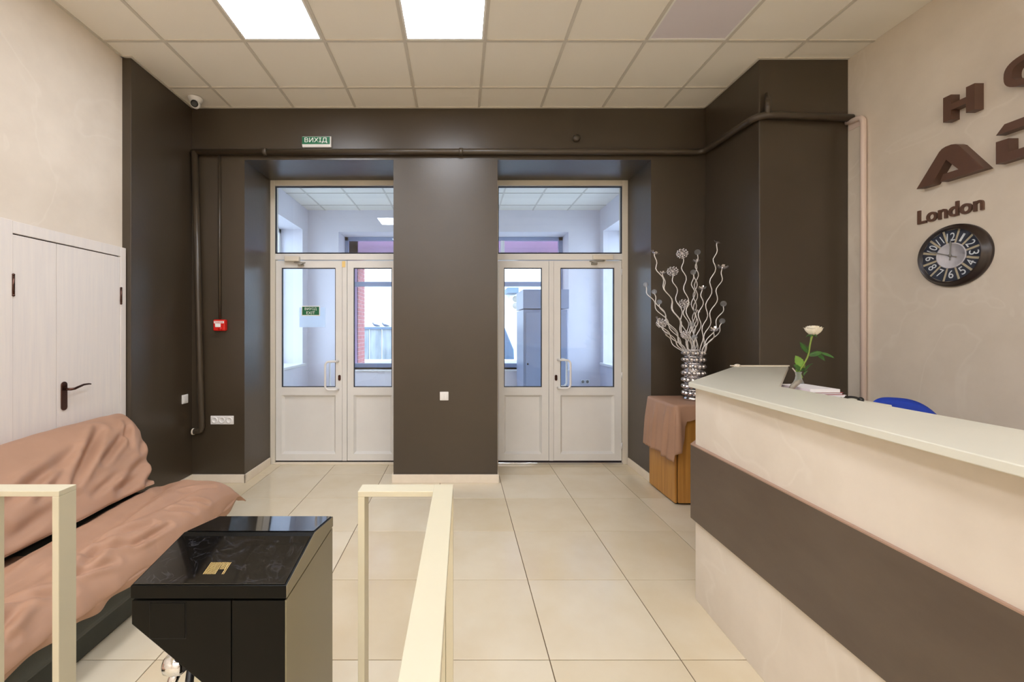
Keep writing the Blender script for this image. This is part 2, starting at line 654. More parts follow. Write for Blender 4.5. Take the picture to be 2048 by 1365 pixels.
skirt('baseboard_left', [(XLB, 3.30), (XLB, YB), (OL[0] + ST, YB)])
skirt('baseboard_left_recess', [(OL[0], YB - ST), (OL[0], YD - .03)])
skirt('baseboard_column', [(OL[1] - ST, YB), (OR[0] + ST, YB)])
skirt('baseboard_column_left', [(OL[1], YD - .03), (OL[1], YB)])
skirt('baseboard_column_right', [(OR[0], YB), (OR[0], YD - .03)])
skirt('baseboard_right_recess', [(OR[1], YD - .03), (OR[1], YB - ST)])
skirt('baseboard_back', [(OR[1] - ST, YB), (PX0, YB), (PX0, PY0 - ST)])

# ------------------------------------------------------------------ entrance doors
S46 = YD / 830


def dx(px): return (px - 918) * S46


def dz(py): return CH - (py - 660) * S46


def ring(mb, x0, x1, z0, z1, w, y0, y1, wb=None):
    """rectangular ring of profile width w"""
    wb = w if wb is None else wb
    mb.box(x0, x1, y0, y1, z1 - w, z1)
    mb.box(x0, x1, y0, y1, z0, z0 + wb)
    mb.box(x0, x0 + w, y0, y1, z0 + wb, z1 - w)
    mb.box(x1 - w, x1, y0, y1, z0 + wb, z1 - w)
    return mb


def leaf(root, name, x0, x1, ztop, zbot, gx0, gx1, gz0, gz1, pz0, pz1, yf):
    """one PVC leaf with a glazed upper part and a recessed lower panel"""
    y1 = yf + .06
    mb = MB()
    mb.box(x0, gx0, yf, y1, zbot, ztop)
    mb.box(gx1, x1, yf, y1, zbot, ztop)
    mb.box(gx0, gx1, yf, y1, gz1, ztop)
    mb.box(gx0, gx1, yf, y1, pz1, gz0)
    mb.box(gx0, gx1, yf, y1, zbot, pz0)
    lf = mb.build(name, 'pvc', root)
    box(gx0, gx1, yf + .028, yf + .034, gz0, gz1).build('glass_pane', 'glass', lf)
    ring(MB(), gx0, gx1, gz0, gz1, .008, yf + .006, yf + .028).build('gasket', 'gasket', lf)
    pm = MB()
    b = .024
    # bevelled surround and flat field
    o = [(gx0, pz0), (gx1, pz0), (gx1, pz1), (gx0, pz1)]
    i = [(gx0 + b, pz0 + b), (gx1 - b, pz0 + b), (gx1 - b, pz1 - b), (gx0 + b, pz1 - b)]
    vs = [(u, yf + .004, w) for u, w in o] + [(u, yf + .03, w) for u, w in i] + [(u, y1 - .008, w) for u, w in o]
    pm.add(vs, [(q, (q + 1) % 4, 4 + (q + 1) % 4, 4 + q) for q in range(4)] + [(4, 5, 6, 7), (8, 11, 10, 9)] +
           [(q, 8 + q, 8 + (q + 1) % 4, (q + 1) % 4) for q in range(4)])
    pm.build('lower_panel', 'pvc', lf)
    return lf


def pull(lf, xm, z0, z1, sgn, yf):
    """bow handle: legs on the stile, grip bowed over the glass towards sgn"""
    g = .022
    for k, ysg in ((0, -1), (1, 1)):
        ya = yf if ysg < 0 else yf + .06
        pts = [(xm, ya, z0), (xm + sgn * .03, ya + ysg * .05, z0)]
        n = 6
        r = .045
        for q in range(n + 1):
            a = pi / 2 * q / n
            pts.append((xm + sgn * (.085 + r * sin(a)), ya + ysg * .055, z0 + r * (1 - cos(a))))
        for q in range(n + 1):
            a = pi / 2 * q / n
            pts.append((xm + sgn * (.085 + r * cos(a)), ya + ysg * .055, z1 - r + r * sin(a)))
        pts += [(xm + sgn * .03, ya + ysg * .05, z1), (xm, ya, z1)]
        MB().tube(pts, .0115, 10).build('door_handle', 'white_plastic', lf)


def closer(root, lf, x0, x1, z0, z1, hingedir, yf):
    m = box(x0, x1, yf - .05, yf, z0, z1)
    xm = (x0 + x1) / 2
    m.lathe((xm + .02, yf - .025, z0 - .012), [(.012, 0), (.012, .012)], 12)
    m.build('door_closer', 'pvc_frame', root, bevel=.006)
    m = MB()
    ex = xm + hingedir * .16
    m.tube([(xm + .02, yf - .03, z0 - .01), (ex, yf - .075, z0 - .022)], .006, 8)
    m.tube([(ex, yf - .075, z0 - .024), (ex - hingedir * .07, yf - .02, z0 - .034)], .005, 8)
    m.box(ex - hingedir * .07 - .03, ex - hingedir * .07 + .03, yf - .03, yf, z0 - .05, z0 - .028)
    m.build('closer_arm', 'greyplastic', root)


def entrance(idx, xo, fr, leaf_w, astr, leaf_n, gw, gn, tr, label, wide_left):
    """px bounds: fr=(left,right) inner edges of jambs"""
    x0, x1 = xo
    root = bpy.data.objects.new('door_%d' % idx, None)
    COL.objects.link(root)
    root.location = ((x0 + x1) / 2, YD, 0)
    struct(root, label)
    yf = YD
    ztop = dz(363)
    zt0, zt1 = dz(522), dz(507)      # transom bar
    a, b = dx(fr[0]), dx(fr[1])
    m = MB()
    m.box(x0, a, yf - .012, yf + .07, 0, ZO)
    m.box(b, x1, yf - .012, yf + .07, 0, ZO)
    m.box(a, b, yf - .012, yf + .07, dz(372), ZO)
    m.build('door_frame', 'pvc_frame', root, bevel=.003)
    m = MB()
    m.box(a, b, yf - .004, yf + .07, dz(520), dz(508))
    m.build('transom_bar', 'pvc', root, bevel=.003)
    z0, z1 = dz(507), dz(373)
    box(a, b, yf + .028, yf + .034, z0, z1).build('transom_glass', 'glass', root)
    ring(MB(), a, b, z0, z1, .009, yf + .002, yf + .028).build('gasket', 'gasket', root)
    zb, zt = dz(922), dz(522)
    gz0, gz1, pz0, pz1 = dz(775), dz(536), dz(909), dz(791)
    lw = leaf(root, 'door_leaf', dx(leaf_w[0]), dx(leaf_w[1]), zt, zb, dx(gw[0]), dx(gw[1]), gz0, gz1, pz0, pz1, yf + .003)
    ln = leaf(root, 'door_leaf', dx(leaf_n[0]), dx(leaf_n[1]), zt, zb, dx(gn[0]), dx(gn[1]), gz0, gz1, pz0, pz1, yf + .003)
    box(dx(astr[0]), dx(astr[1]), yf - .006, yf + .06, zb, zt).build('meeting_stile', 'pvc', root, bevel=.003)
    m = box(a, b, yf - .02, yf + .08, 0, .022)
    m.build('threshold', 'chrome' if idx == 2 else 'skirt', root, bevel=.003)
    box(a, b, yf + .01, yf + .05, .02, zb + .002).build('brush_seal', 'mat_dark', root)
    if wide_left:
        xm, sg = dx(677), -1
        pull(lw, xm, dz(779), dz(723), sg, yf)
        kx = dx(679)
        closer(root, lw, dx(572), dx(601), dz(524), dz(514), 1, yf)
        m = box(dx(684.5), dx(691), yf - .012, yf - .004, dz(535), dz(523))
        m.build('latch_plate', 'gold', root, bevel=.002)
    else:
        xm, sg = dx(1115), 1
        pull(lw, xm, dz(776), dz(720), sg, yf)
        kx = dx(1112)
        closer(root, lw, dx(1184), dx(1224), dz(521), dz(511), -1, yf)
        m = MB()
        for zz in (dz(545), dz(751), dz(892)):
            m.lathe((dx(1243), yf - .008, zz), [(.008, -.035), (.008, .035)], 10)
        m.build('hinge', 'pvc', root)
    zk = dz(756)
    poly = [(kx + .014 * cos(q * pi / 8), zk + .018 + .014 * sin(q * pi / 8)) for q in range(9)] + \
           [(kx - .014 * cos(q * pi / 8), zk - .018 - .014 * sin(q * pi / 8)) for q in range(9)]
    MB().prism(poly, lambda u, v, w: (u, w, v), yf - .006, yf + .003).build('lock_cylinder', 'bronze', lw)
    return root


entrance(1, OL, (550.5, 795), (551.5, 684), (684.7, 694), (694.7, 794), (563, 671), (707, 784), None,
         'white glazed double entrance door in the left recess', True)
entrance(2, OR, (996, 1244), (1107.5, 1243), (1098, 1107), (997, 1097.5), (1121, 1229), (1008, 1084), None,
         'white glazed double entrance door in the right recess', False)
# notices on the left entrance door
yg = YD + .024
nt = box(dx(597), dx(649), yg + .001, yg + .003, dz(655), dz(615)).build('paper_notice', 'film', org=(dx(623), yg, dz(640)))
tag(nt, 'pale translucent paper sheet stuck on the left entrance door glass', 'notice')
t = thing('exit_sticker', (dx(620), yg, dz(621)), 'small green sticker with two white lines of text on the left door glass', 'sign')
box(dx(601.3), dx(638.5), yg - .0015, yg - .0002, dz(632), dz(612)).build('backing', 'white', t)
box(dx(603), dx(637), yg - .0022, yg - .0015, dz(630.3), dz(613.7)).build('green_field', 'green', t)
text_mb('ВИХІД', dx(632) - dx(608), dz(0) - dz(6.0), .001, FR_BACK, (dx(620), yg - .0022, dz(618.4)), 0).build('lettering', 'white', t)
text_mb('EXIT', dx(628.5) - dx(611.5), dz(0) - dz(5.6), .001, FR_BACK, (dx(620), yg - .0022, dz(626)), 0).build('lettering', 'white', t)

# ------------------------------------------------------------------ vestibule beyond the doors
VXL, VXR, VY0, VY1, VZ = -2.62, 2.45, 4.68, 7.2, 3.56
WL = (5.2, 6.95)
WR = (5.3, 7.05)
WZ0, WZ1 = .90, 3.17
FX0, FX1, FZ0, FZ1 = -2.09, 1.90, .80, 3.19


def wall_with_hole(name, m, horiz, c0, c1, a0, a1, z0, z1, h0, h1, hz0, hz1):
    """a wall slab between a0..a1 with a window hole h0..h1; horiz: slab runs along x, thickness c0..c1 in y"""
    mb = MB()
    for (p, q, r, s_) in ((a0, h0, z0, z1), (h1, a1, z0, z1), (h0, h1, z0, hz0), (h0, h1, hz1, z1)):
        if horiz: mb.box(p, q, c0, c1, r, s_)
        else: mb.box(c0, c1, p, q, r, s_)
    return struct(mb.build(name, m))


wall_with_hole('wall_vestibule_far', 'white_wall', True, VY1, 7.72, VXL - .6, VXR + .6, 0, VZ + .1, FX0, FX1, FZ0, FZ1)
wall_with_hole('wall_vestibule_left', 'white_wall', False, VXL - .45, VXL, VY0, VY1, 0, VZ + .1, WL[0], WL[1], WZ0, WZ1)
wall_with_hole('wall_vestibule_right', 'white_wall', False, VXR, VXR + .45, VY0, VY1, 0, VZ + .1, WR[0], WR[1], WZ0, WZ1)
mb = MB()
mb.box(VXL, OL[0], VY0, VY0 + .03, 0, VZ)
mb.box(OL[1], OR[0], VY0, VY0 + .03, 0, VZ)
mb.box(OR[1], VXR, VY0, VY0 + .03, 0, VZ)
mb.box(OL[0], OL[1], VY0, VY0 + .03, ZO, VZ)
mb.box(OR[0], OR[1], VY0, VY0 + .03, ZO, VZ)
struct(mb.build('wall_vestibule_near', 'white_wall'))
struct(box(VXL, VXR, VY0 + .03, VY1, -.1, 0).build('floor_vestibule', 'ftile'))
vc = struct(box(VXL, VXR, VY0, VY1, VZ + .03, VZ + .1).build('ceiling_vestibule', 'ctile'))
gb = MB()
x = VXL + .25 - .6
vy = [VY1 - .3 - .6 * k for k in range(5)]
vx = [VXL + .3 + .6 * k - .6 for k in range(10)]
for xa in vx:
    for ya in [VY1 - .3] + [v - .6 for v in vy]:
        a, b = max(xa, VXL), min(xa + .6, VXR)
        c, d = max(ya, VY0 + .03), min(ya + .6, VY1)
        if b - a < .03 or d - c < .03: continue
        tile_obj('ceiling_panel', a + .002, b - .002, c + .002, d - .002, VZ + .006, VZ + .022, 'ctile', vc, 0)
for xa in vx[1:]:
    gb.box(xa - G, xa + G, VY0 + .03, VY1, VZ, VZ + .006)
for ya in vy:
    gb.box(VXL, VXR, ya - G, ya + G, VZ - .0004, VZ + .006)
gb.build('ceiling_grid', 'cgrid', vc)


def window(idx, label):
    r = bpy.data.objects.new('window_%d' % idx, None)
    COL.objects.link(r)
    return struct(r, label)


w1 = window(1, 'wide street window of the vestibule with a high transom bar')
w1.location = (0, 7.6, FZ0)
m = MB()
ya, yb = 7.6, 7.67
fx = [FX0, FX0 + .06]
m.box(FX0, FX0 + .06, ya, yb, FZ0, FZ1)
m.box(FX1 - .075, FX1, ya, yb, FZ0, FZ1)
m.box(FX0, FX1, ya, yb, FZ1 - .065, FZ1)
m.box(FX0, FX1, ya, yb, FZ0, FZ0 + .075)
m.build('window_frame', 'steel', w1, bevel=.004)
MB().box(FX0 + .06, FX1 - .075, ya, yb, 2.285, 2.37).build('transom_bar', 'steel', w1, bevel=.004)
for xm in (-.66, .80):
    box(xm - .035, xm + .035, ya, yb, FZ0 + .075, FZ1 - .065).build('mullion', 'pvc', w1, bevel=.004)
for xa, xb in ((FX0 + .06, -.695), (-.625, .765), (.835, FX1 - .075)):
    for za, zb in ((FZ0 + .075, 2.285), (2.37, FZ1 - .065)):
        box(xa, xb, ya + .03, ya + .036, za, zb).build('glass_pane', 'glass', w1)
box(FX0 - .03, FX1 + .03, VY1 - .04, ya, FZ0 - .03, FZ0).build('window_sill', 'pvc', w1, bevel=.004)
for idx, X, sg, (a, b) in ((2, VXL, -1, WL), (3, VXR, 1, WR)):
    w = window(idx, 'tall side window of the vestibule on the %s' % ('far left' if sg < 0 else 'far right'))
    xo = X + sg * .36
    w.location = (xo, (a + b) / 2, WZ0)
    m = MB()
    xi, xe = sorted((xo, xo + sg * .06))
    m.box(xi, xe, a, a + .07, WZ0, WZ1)
    m.box(xi, xe, b - .07, b, WZ0, WZ1)
    m.box(xi, xe, a, b, WZ1 - .07, WZ1)
    m.box(xi, xe, a, b, WZ0, WZ0 + .07)
    m.box(xi, xe, (a + b) / 2 - .04, (a + b) / 2 + .04, WZ0, WZ1)
    m.build('window_frame', 'pvc', w, bevel=.004)
    ym = (a + b) / 2
    for c, d in ((a + .07, ym - .04), (ym + .04, b - .07)):
        box(xo + sg * .02, xo + sg * .026, c, d, WZ0 + .07, WZ1 - .07).build('glass_pane', 'glass', w)
    xs2 = sorted((X - sg * .05, xo))
    box(xs2[0], xs2[1], a - .02, b + .04, WZ0 - .01, WZ0 + .03).build('window_sill', 'pvc', w, bevel=.006)

# grey steel cabinet in the vestibule
t = thing('steel_cabinet', (1.33, 6.7, 0), 'tall grey-blue steel cabinet behind the right entrance door glass', 'cabinet')
cx0, cx1, cy0, cy1 = .987, 1.665, 6.37, 7.1
box(cx0, cx1, cy0, cy1, 0.02, 1.80).build('body', 'steel', t, bevel=.004)
box(cx0 - .004, cx1 + .022, cy0 - .012, cy1, 1.815, 2.11).build('top_box', 'steel', t, bevel=.004)
d = box(cx0 + .04, cx1 - .02, cy0 - .018, cy0, .08, 1.76).build('door', 'steel', t, bevel=.004)
MB().lathe((cx0 + .065, cy0 - .018, .965), [(.014, 0), (.014, .012), (.008, .016)], 12, '-y').build('lock', 'black', d)
t = thing('wall_socket', (1.0, VY1, .55), 'double white wall socket low on the vestibule wall beyond the right door', 'socket')
xa, xb, za, zb = (1161 - 918) / 830 * 7.2, (1179 - 918) / 830 * 7.2, CH - 108 / 830 * 7.2, CH - 99.5 / 830 * 7.2
t.location = ((xa + xb) / 2, VY1, (za + zb) / 2)
for q in range(2):
    u = xa + (xb - xa) * (q + .5) / 2
    pl = box(u - .037, u + .037, VY1 - .012, VY1, za, zb).build('socket_plate', 'white_plastic', t, bevel=.003)
    MB().lathe((u, VY1 - .012, (za + zb) / 2), [(.026, 0), (.024, .003), (.018, .001), (0, .001)], 14, '-y').build('socket_ring', 'greyplastic', pl)

# ------------------------------------------------------------------ outside
struct(box(-40, 40, -12, 40, -.3, -.125).build('ground_yard', 'ground'))
t = thing('brick_pier', (-2.1, 8.2, 0), 'pink brick pier of the building outside the street window', 'pillar')
bx0, bx1, by0, by1 = -2.5, -1.93, 7.92, 8.49
MB().box(bx0 + .006, bx1 - .006, by0 + .006, by1 - .006, 0, 3.7).build('mortar_core', 'mortar', t)
m = MB()
row = 0
z = 0.0
while z < 2.82:
    off = 0 if row % 2 else -.125
    y = by0 + off
    while y < by1:
        a, b = max(by0, y), min(by1, y + .24)
        if b - a > .02: m.box(bx1 - .01, bx1, a, b, z, z + .066)
        y += .25
    z += .077
    row += 1
s = m.build('brickwork', 'brick', t)
s['kind'] = 'stuff'
box(bx0, bx1, by0 - .0, by0 + .012, 0, 3.7).build('shaded_brick_face', 'brickshade', t)  # brick front of the pier with shade painted in
t2 = box(-2.6, 2.9, 7.92, 8.49, 2.86, 3.75).build('brick_lintel', 'brickshade', org=(0, 8.2, 2.86))
tag(t2, 'brick beam in painted plum shade seen above the street window outside', 'beam')
t = thing('concrete_fence', (-1, 11, 0), 'weathered grey concrete fence across the yard outside', 'fence')
m = MB()
x = -6.0
while x < .4:
    mm = box(x, x + .31, 11.0, 11.06, 0, 1.50)
    mm.build('fence_board', 'concrete', t, bevel=.006)
    x += .33
box(-6, .4, 10.96, 11.1, 1.50, 1.565).build('coping', 'slate', t)
t = box(-6, 6, 9.5, 9.7, -.05, .80).build('yard_parapet', 'whitebuild', org=(0, 9.6, 0), bevel=.01)
tag(t, 'low white parapet wall in the yard in front of the concrete fence', 'parapet')
t = thing('white_building', (0, 16, 0), 'bright white rendered building standing behind the yard fence', 'building')
MB().box(-14, 12, 15, 17, -.1, 9).build('wall', 'whitebuild', t)
MB().box(-14, 12, 14.94, 15, 4.1, 4.2).build('cornice', 'concrete', t)
p0, p1 = P(1013, 577, 14.5), P(1035, 587, 14.5)
MB().box(p0.x, p1.x, 14.2, 15, p1.z, p0.z).build('canopy', 'slate', t)
t = thing('air_conditioner', (2, 14.8, 2.3), 'white twin-fan air conditioner unit on the white building outside', 'air conditioner')
p0, p1 = P(1021, 591, 14.6), P(1042, 620, 14.6)
MB().box(p0.x, p1.x, 14.6, 14.9, p1.z, p0.z).build('casing', 'white_plastic', t, bevel=.02)
for zz in (.28, .74):
    zc = p1.z + (p0.z - p1.z) * zz
    MB().lathe(((p0.x + p1.x) / 2, 14.6, zc), [(.11, .01), (.1, .02), (.02, .02), (0.0, .03)], 16, '-y').build('fan_grille', 'greyplastic', t)
m = MB()
q = [P(1000, 632, 9.9), P(1028, 700, 9.9), Vector((P(1031, 745, 9.9).x, 9.9, -.05)), Vector((P(1000, 745, 9.9).x, 9.9, -.05))]
m.prism([(v.x, v.z) for v in q], lambda u, v, w: (u, w, v), 9.9, 10.5)
t = m.build('tarpaulin_cover', 'slate', org=(q[1].x, 10, 0), bevel=.03)
tag(t, 'blue-grey sloping tarpaulin covered heap in the yard outside', 'tarpaulin')
for i, (px_, py_, lb) in enumerate(((751, 650.5, 'dark pigeon perched on the fence coping, nearer the brick pier'),
                                    (770, 652, 'small pigeon perched on the fence coping, farther from the brick pier'))):
    c = P(px_, py_, 11.03)
    c.z = 1.565 + .045
    t = thing('pigeon', (c.x, c.y, 1.565), lb, 'bird')
    m = MB()
    m.tube([c + Vector((-.12, 0, .075)), c + Vector((-.09, 0, .05)), c + Vector((-.03, 0, .01)), c + Vector((.05, 0, -.01)), c + Vector((.15, 0, -.03)), c + Vector((.2, 0, -.04))],
           [.012, .03, .05, .055, .03, .012], 10)
    m.ball(c + Vector((-.11, 0, .09)), .028, 8, 6)
    m.v = [tuple(c + (Vector(v) - c) * .62) for v in m.v]
    m.build('body', 'birdm', t)
    MB().tube([c + Vector((-.08, 0, .056)), c + Vector((-.10, 0, .051))], [.005, .0015], 6).build('beak', 'black', t)
    MB().tube([c + Vector((0, .01, -.02)), c + Vector((0, .01, -.0455))], .004, 6).build('leg', 'redcover', t)

# ------------------------------------------------------------------ left wall double door
d3 = bpy.data.objects.new('door_3', None)
COL.objects.link(d3)
d3.location = (XL, 2.8, 0)
struct(d3, 'cream wood-grain double door on the left wall behind the sofa')
F = XL + .03
ZT = 2.055
m = MB()
m.box(XL, F + .004, 3.235, 3.285, 0, 2.135)
m.box(XL, F + .004, 2.25, 2.452, 0, 2.138)
m.build('door_frame', 'door_cream', d3, bevel=.002)
box(XL, F + .003, 2.453, 3.2345, 2.063, 2.135).build('head_casing', 'door_cream', d3, bevel=.002)
box(XL, XL + .012, 2.452, 3.235, 0, 2.066).build('door_backing', 'gapdark', d3)
ln_ = box(XL + .008, F, 2.4545, 2.7215, .01, ZT).build('door_leaf', 'door_cream', d3, bevel=.002)
lw_ = box(XL + .008, F, 2.7245, 3.233, .01, ZT).build('door_leaf', 'door_cream', d3, bevel=.002)
for (yh, za, zb, lf_) in ((2.453, 1.70, 1.81, ln_), (3.236, 1.70, 1.81, lw_), (2.453, .25, .36, ln_), (3.236, .25, .36, lw_)):
    m = MB().tube([(F + .006, yh, za), (F + .006, yh, zb)], .007, 8)
    m.ball((F + .006, yh, zb + .006), .008, 8, 6)
    m.ball((F + .006, yh, za - .006), .008, 8, 6)
    m.build('hinge', 'bronze', lf_)
zc = CH - 132 / 830 * 2.78
pts = [(2.77 + .021 * cos(a * pi / 8), zc + .075 + .021 * sin(a * pi / 8)) for a in range(9)] + \
      [(2.77 - .021 * cos(a * pi / 8), zc - .075 - .021 * sin(a * pi / 8)) for a in range(9)]
MB().prism(pts, lambda u, v, w: (w, u, v), F, F + .009).build('lock_plate', 'bronze', lw_, bevel=.003)
hy = 2.77
hz = zc + .045
m = MB().tube([(F + .008, hy, hz), (F + .05, hy, hz), (F + .056, hy + .02, hz + .001), (F + .056, hy + .05, hz + .009), (F + .055, hy + .09, hz + .019), (F + .054, hy + .13, hz + .019), (F + .054, hy + .145, hz + .016)],
          [.009, .009, .0085, .008, .007, .006, .005], 10)
m.build('door_handle', 'bronze', lw_)

# ------------------------------------------------------------------ pipes
PR = .0275
ZP = 3.205
py_ = YB - PR - .012
t = thing('heating_pipe', (0, py_, ZP), 'long brown painted pipe running along the back wall and around the pillar', 'pipe')
xs_ = PX0 - PR - .012
yf_ = PY0 - PR - .012


def arc(c, a, b, r, n=6):
    """rounded corner c between directions a (coming from) and b (going to)"""
    c, a, b = Vector(c), Vector(a).normalized(), Vector(b).normalized()
    out = []
    for i in range(n + 1):
        th = pi / 2 * i / n
        out.append(c - a * r + a * (r * sin(th)) + b * (r * (1 - cos(th))))
    return out


pts = [(-2.575, py_, ZP)] + [(1.0, py_, ZP + .004)] + arc((xs_, py_, ZP), (1, 0, 0), (0, -1, 0), .07)
pts += arc((xs_, yf_, ZP - .02), (0, -1, 0), (1, 0, 0), .10)
pts += [(XR - .01, yf_, ZP - .045)]
MB().tube(pts, PR, 14).build('pipe_run', 'brown', t)
for px_ in (530, 922):
    MB().lathe(((px_ - 918) / 830 * py_, py_, ZP + .002), [(PR + .003, -.02), (PR + .007, -.016), (PR + .007, .016), (PR + .003, .02)], 16, 'x').build('coupling', 'brown', t)
MB().tube([(2.43, yf_, ZP - .02), (2.435, yf_, ZP + .08), (2.44, yf_ + .02, ZP + .16)], [.024, .02, .012], 12).build('branch_stub', 'brown', t)
t = thing('riser_pipe', (-2.5, 3.98, .5), 'thick brown vertical pipe in the corner beside the left entrance', 'pipe')
a = Vector((-2.545, py_ - .005, ZP))
b = Vector((-2.478, py_ - .005, .515))
pts = [a, (a + b) / 2, b + Vector((0, 0, .03))] + [b + Vector((-.012, 0, .008)), b + Vector((-.03, 0, 0)), b + Vector((-.085, 0, -.006))]
MB().tube(pts, PR + .001, 14).build('pipe_run', 'brown', t)
MB().lathe(b + Vector((-.083, 0, -.006)), [(PR + .004, -.012), (PR + .005, 0), (PR - .006, .002)], 14, '-x').build('end_collar', 'skirt', t)
t = thing('cable_conduit', (-2.33, YB, 1.6), 'thin brown vertical conduit dropping to the red call point', 'conduit')
MB().tube([(-2.325, YB - .012, ZP - .02), (-2.322, YB - .012, 1.60)], .0115, 10).build('conduit_tube', 'brown', t)
t = thing('wall_pipe', (XR, 3.15, 1.5), 'pale pinkish pipe running down the right wall beside the dark pillar', 'pipe')
xw = XR - .022
pts = [(xw, 3.30, 3.135)] + arc((xw, 3.165, 3.125), (0, -1, 0), (0, 0, -1), .05) + [(xw, 3.165, .1)]
MB().tube(pts, .019, 12).build('pipe_run', 'palepipe', t)
t = box(XR - .006, XR, 3.19, 3.30, 3.07, 3.13).build('trim_1', 'palepipe')
struct(t)

c = P(1152, 278, YB)
t = MB().lathe((c.x, YB, c.z), [(.03, 0), (.036, .012), (.036, .03), (.028, .042), (0.0, .044)], 20, '-y').build('sealed_outlet', 'brown', org=(c.x, YB, c.z))
tag(t, 'round brown capped fitting on the wall above the right entrance', 'fitting')

# ------------------------------------------------------------------ exit sign, call point, switches, camera
x0, x1 = P(607, 0, YB).x, P(664, 0, YB).x
zA, zB = P(0, 294.5, YB - .03).z, P(0, 272, YB - .03).z
t = thing('exit_sign', ((x0 + x1) / 2, YB, zA), 'green and white illuminated exit sign box above the left entrance', 'sign')
pl = [(YB, zA), (YB - .028, zA), (YB - .04, zA + .02), (YB - .04, zB - .012), (YB - .02, zB), (YB, zB)]
MB().prism(pl, lambda u, v, w: (w, u, v), x0, x1).build('housing', 'white_plastic', t, bevel=.002)
box(x0 + .002, x1 - .008, YB - .0425, YB - .04, zA + .024, zB - .014).build('green_face', 'green', t)
text_mb('ВИХІД', (x1 - x0) * .78, (zB - zA) * .48, .002, FR_BACK, ((x0 + x1) / 2 - .004, YB - .0425, (zA + zB) / 2 + .005), .0).build('lettering', 'white', t)

c = P(443.5, 651, YB)
t = thing('fire_call_point', (c.x, YB, c.z), 'small red manual fire alarm box on the brown wall', 'alarm')
box(c.x - .058, c.x + .058, YB - .05, YB, c.z - .055, c.z + .055).build('casing', 'red', t, bevel=.012, bseg=3)
box(c.x - .046, c.x + .05, YB - .052, YB - .05, c.z + .018, c.z + .04).build('label_strip', 'white', t)
box(c.x - .034, c.x + .018, YB - .052, YB - .05, c.z - .018, c.z + .016).build('label_strip', 'white', t)
text_mb('ПОЖЕЖА', .08, .014, .001, FR_BACK, (c.x + .002, YB - .052, c.z + .029), .02).build('lettering', 'red', t)
MB().lathe((c.x + .012, YB - .05, c.z - .034), [(.018, 0), (.016, .006), (0, .008)], 16, '-y').build('button', 'red', t)


def rocker(name, c, horiz, label):
    t = thing(name, c, label, 'switch')
    h = .042
    if horiz:  # on the back wall
        box(c[0] - h, c[0] + h, YB - .01, YB, c[2] - h, c[2] + h).build('plate', 'white_plastic', t, bevel=.004)
        for s_ in (0, 1):
            box(c[0] - .028 + s_ * .0285, c[0] - .0005 + s_ * .0285, YB - .015, YB - .01, c[2] - .028, c[2] + .028).build('rocker', 'white_plastic', t, bevel=.002)
    else:
        box(XLB, XLB + .01, c[1] - h, c[1] + h, c[2] - h, c[2] + h).build('plate', 'white_plastic', t, bevel=.004)
        box(XLB + .01, XLB + .015, c[1] - .028, c[1] + .028, c[2] - .028, c[2] + .028).build('rocker', 'white_plastic', t, bevel=.002)


c = P(888.5, 792.5, YB)
rocker('light_switch', (c.x, YB, c.z), True, 'white light switch on the brown column between the two entrances')
c = P(368.5, 799, 3.92)
rocker('light_switch', (XLB, 3.93, c.z), False, 'white light switch on the brown side wall behind the sofa')
c = P(445, 840.5, YB)
t = thing('wall_socket', (c.x, YB, c.z), 'triple white wall socket low on the brown wall beside the left entrance', 'socket')
box(c.x - .112, c.x + .112, YB - .01, YB, c.z - .042, c.z + .042).build('plate', 'white_plastic', t, bevel=.004)
for k in (-1, 0, 1):
    u = c.x + k * .071
    MB().lathe((u, YB - .01, c.z), [(.031, 0), (.031, .003), (.024, .006), (.021, .002), (0, .0015)], 20, '-y').build('socket_outlet', 'white_plastic', t)

cx, cy = -2.45, 3.86
t = thing('dome_camera', (cx, cy, ZC), 'small white dome security camera on the ceiling in the left corner', 'camera')
MB().lathe((cx, cy, ZC), [(.062, 0), (.062, -.008), (.05, -.03), (.046, -.045)][::-1], 24).build('base', 'white_plastic', t)
MB().ball((cx, cy - .004, ZC - .058), .042, 18, 12).build('dome', 'white_plastic', t)
dv = Vector((.35, -1, -.35)).normalized()
u_ = dv.orthogonal().normalized()
v_ = dv.cross(u_)
MB().lathe(Vector((cx, cy - .004, ZC - .058)) + dv * .03, [(.031, 0), (.03, .011), (.022, .016), (.012, .014), (0, .016)], 20, (u_, v_, dv)).build('lens', 'black', t)

# ------------------------------------------------------------------ sofa with its cover
SY0, SY1 = .55, 2.93
t = thing('sofa', (-2.1, 1.8, 0), 'armless dark grey folding sofa along the left wall, mostly hidden by its cover', 'sofa')
box(-2.45, -1.70, SY0, SY1 - .06, .0, .15).build('base_box', 'greyfab', t, bevel=.015)
box(-2.48, -1.615, SY0, SY1 - .01, .15, .36).build('seat_mattress', 'greyfab', t, bevel=.045, bseg=4)
pl = [(-2.46, .30), (-2.19, .38), (-2.30, .60), (-2.46, .79), (-2.56, .79), (-2.60, .45)]
MB().prism(pl, lambda u, v, w: (u, w, v), SY0, SY1 - .02).build('backrest', 'greyfab', t, bevel=.03, bseg=3)


def smooth_path(pts, n):
    """Catmull-Rom through pts resampled to n points"""
    P_ = [Vector(p) for p in pts]
    P_ = [P_[0] * 2 - P_[1]] + P_ + [P_[-1] * 2 - P_[-2]]
    out = []
    m = len(P_) - 3
    for i in range(n):
        s = i / (n - 1) * m
        k = min(int(s), m - 1)
        f = s - k
        p0, p1, p2, p3 = P_[k:k + 4]
        out.append(.5 * ((2 * p1) + (-p0 + p2) * f + (2 * p0 - 5 * p1 + 4 * p2 - p3) * f * f + (-p0 + 3 * p1 - 3 * p2 + p3) * f ** 3))
    return out


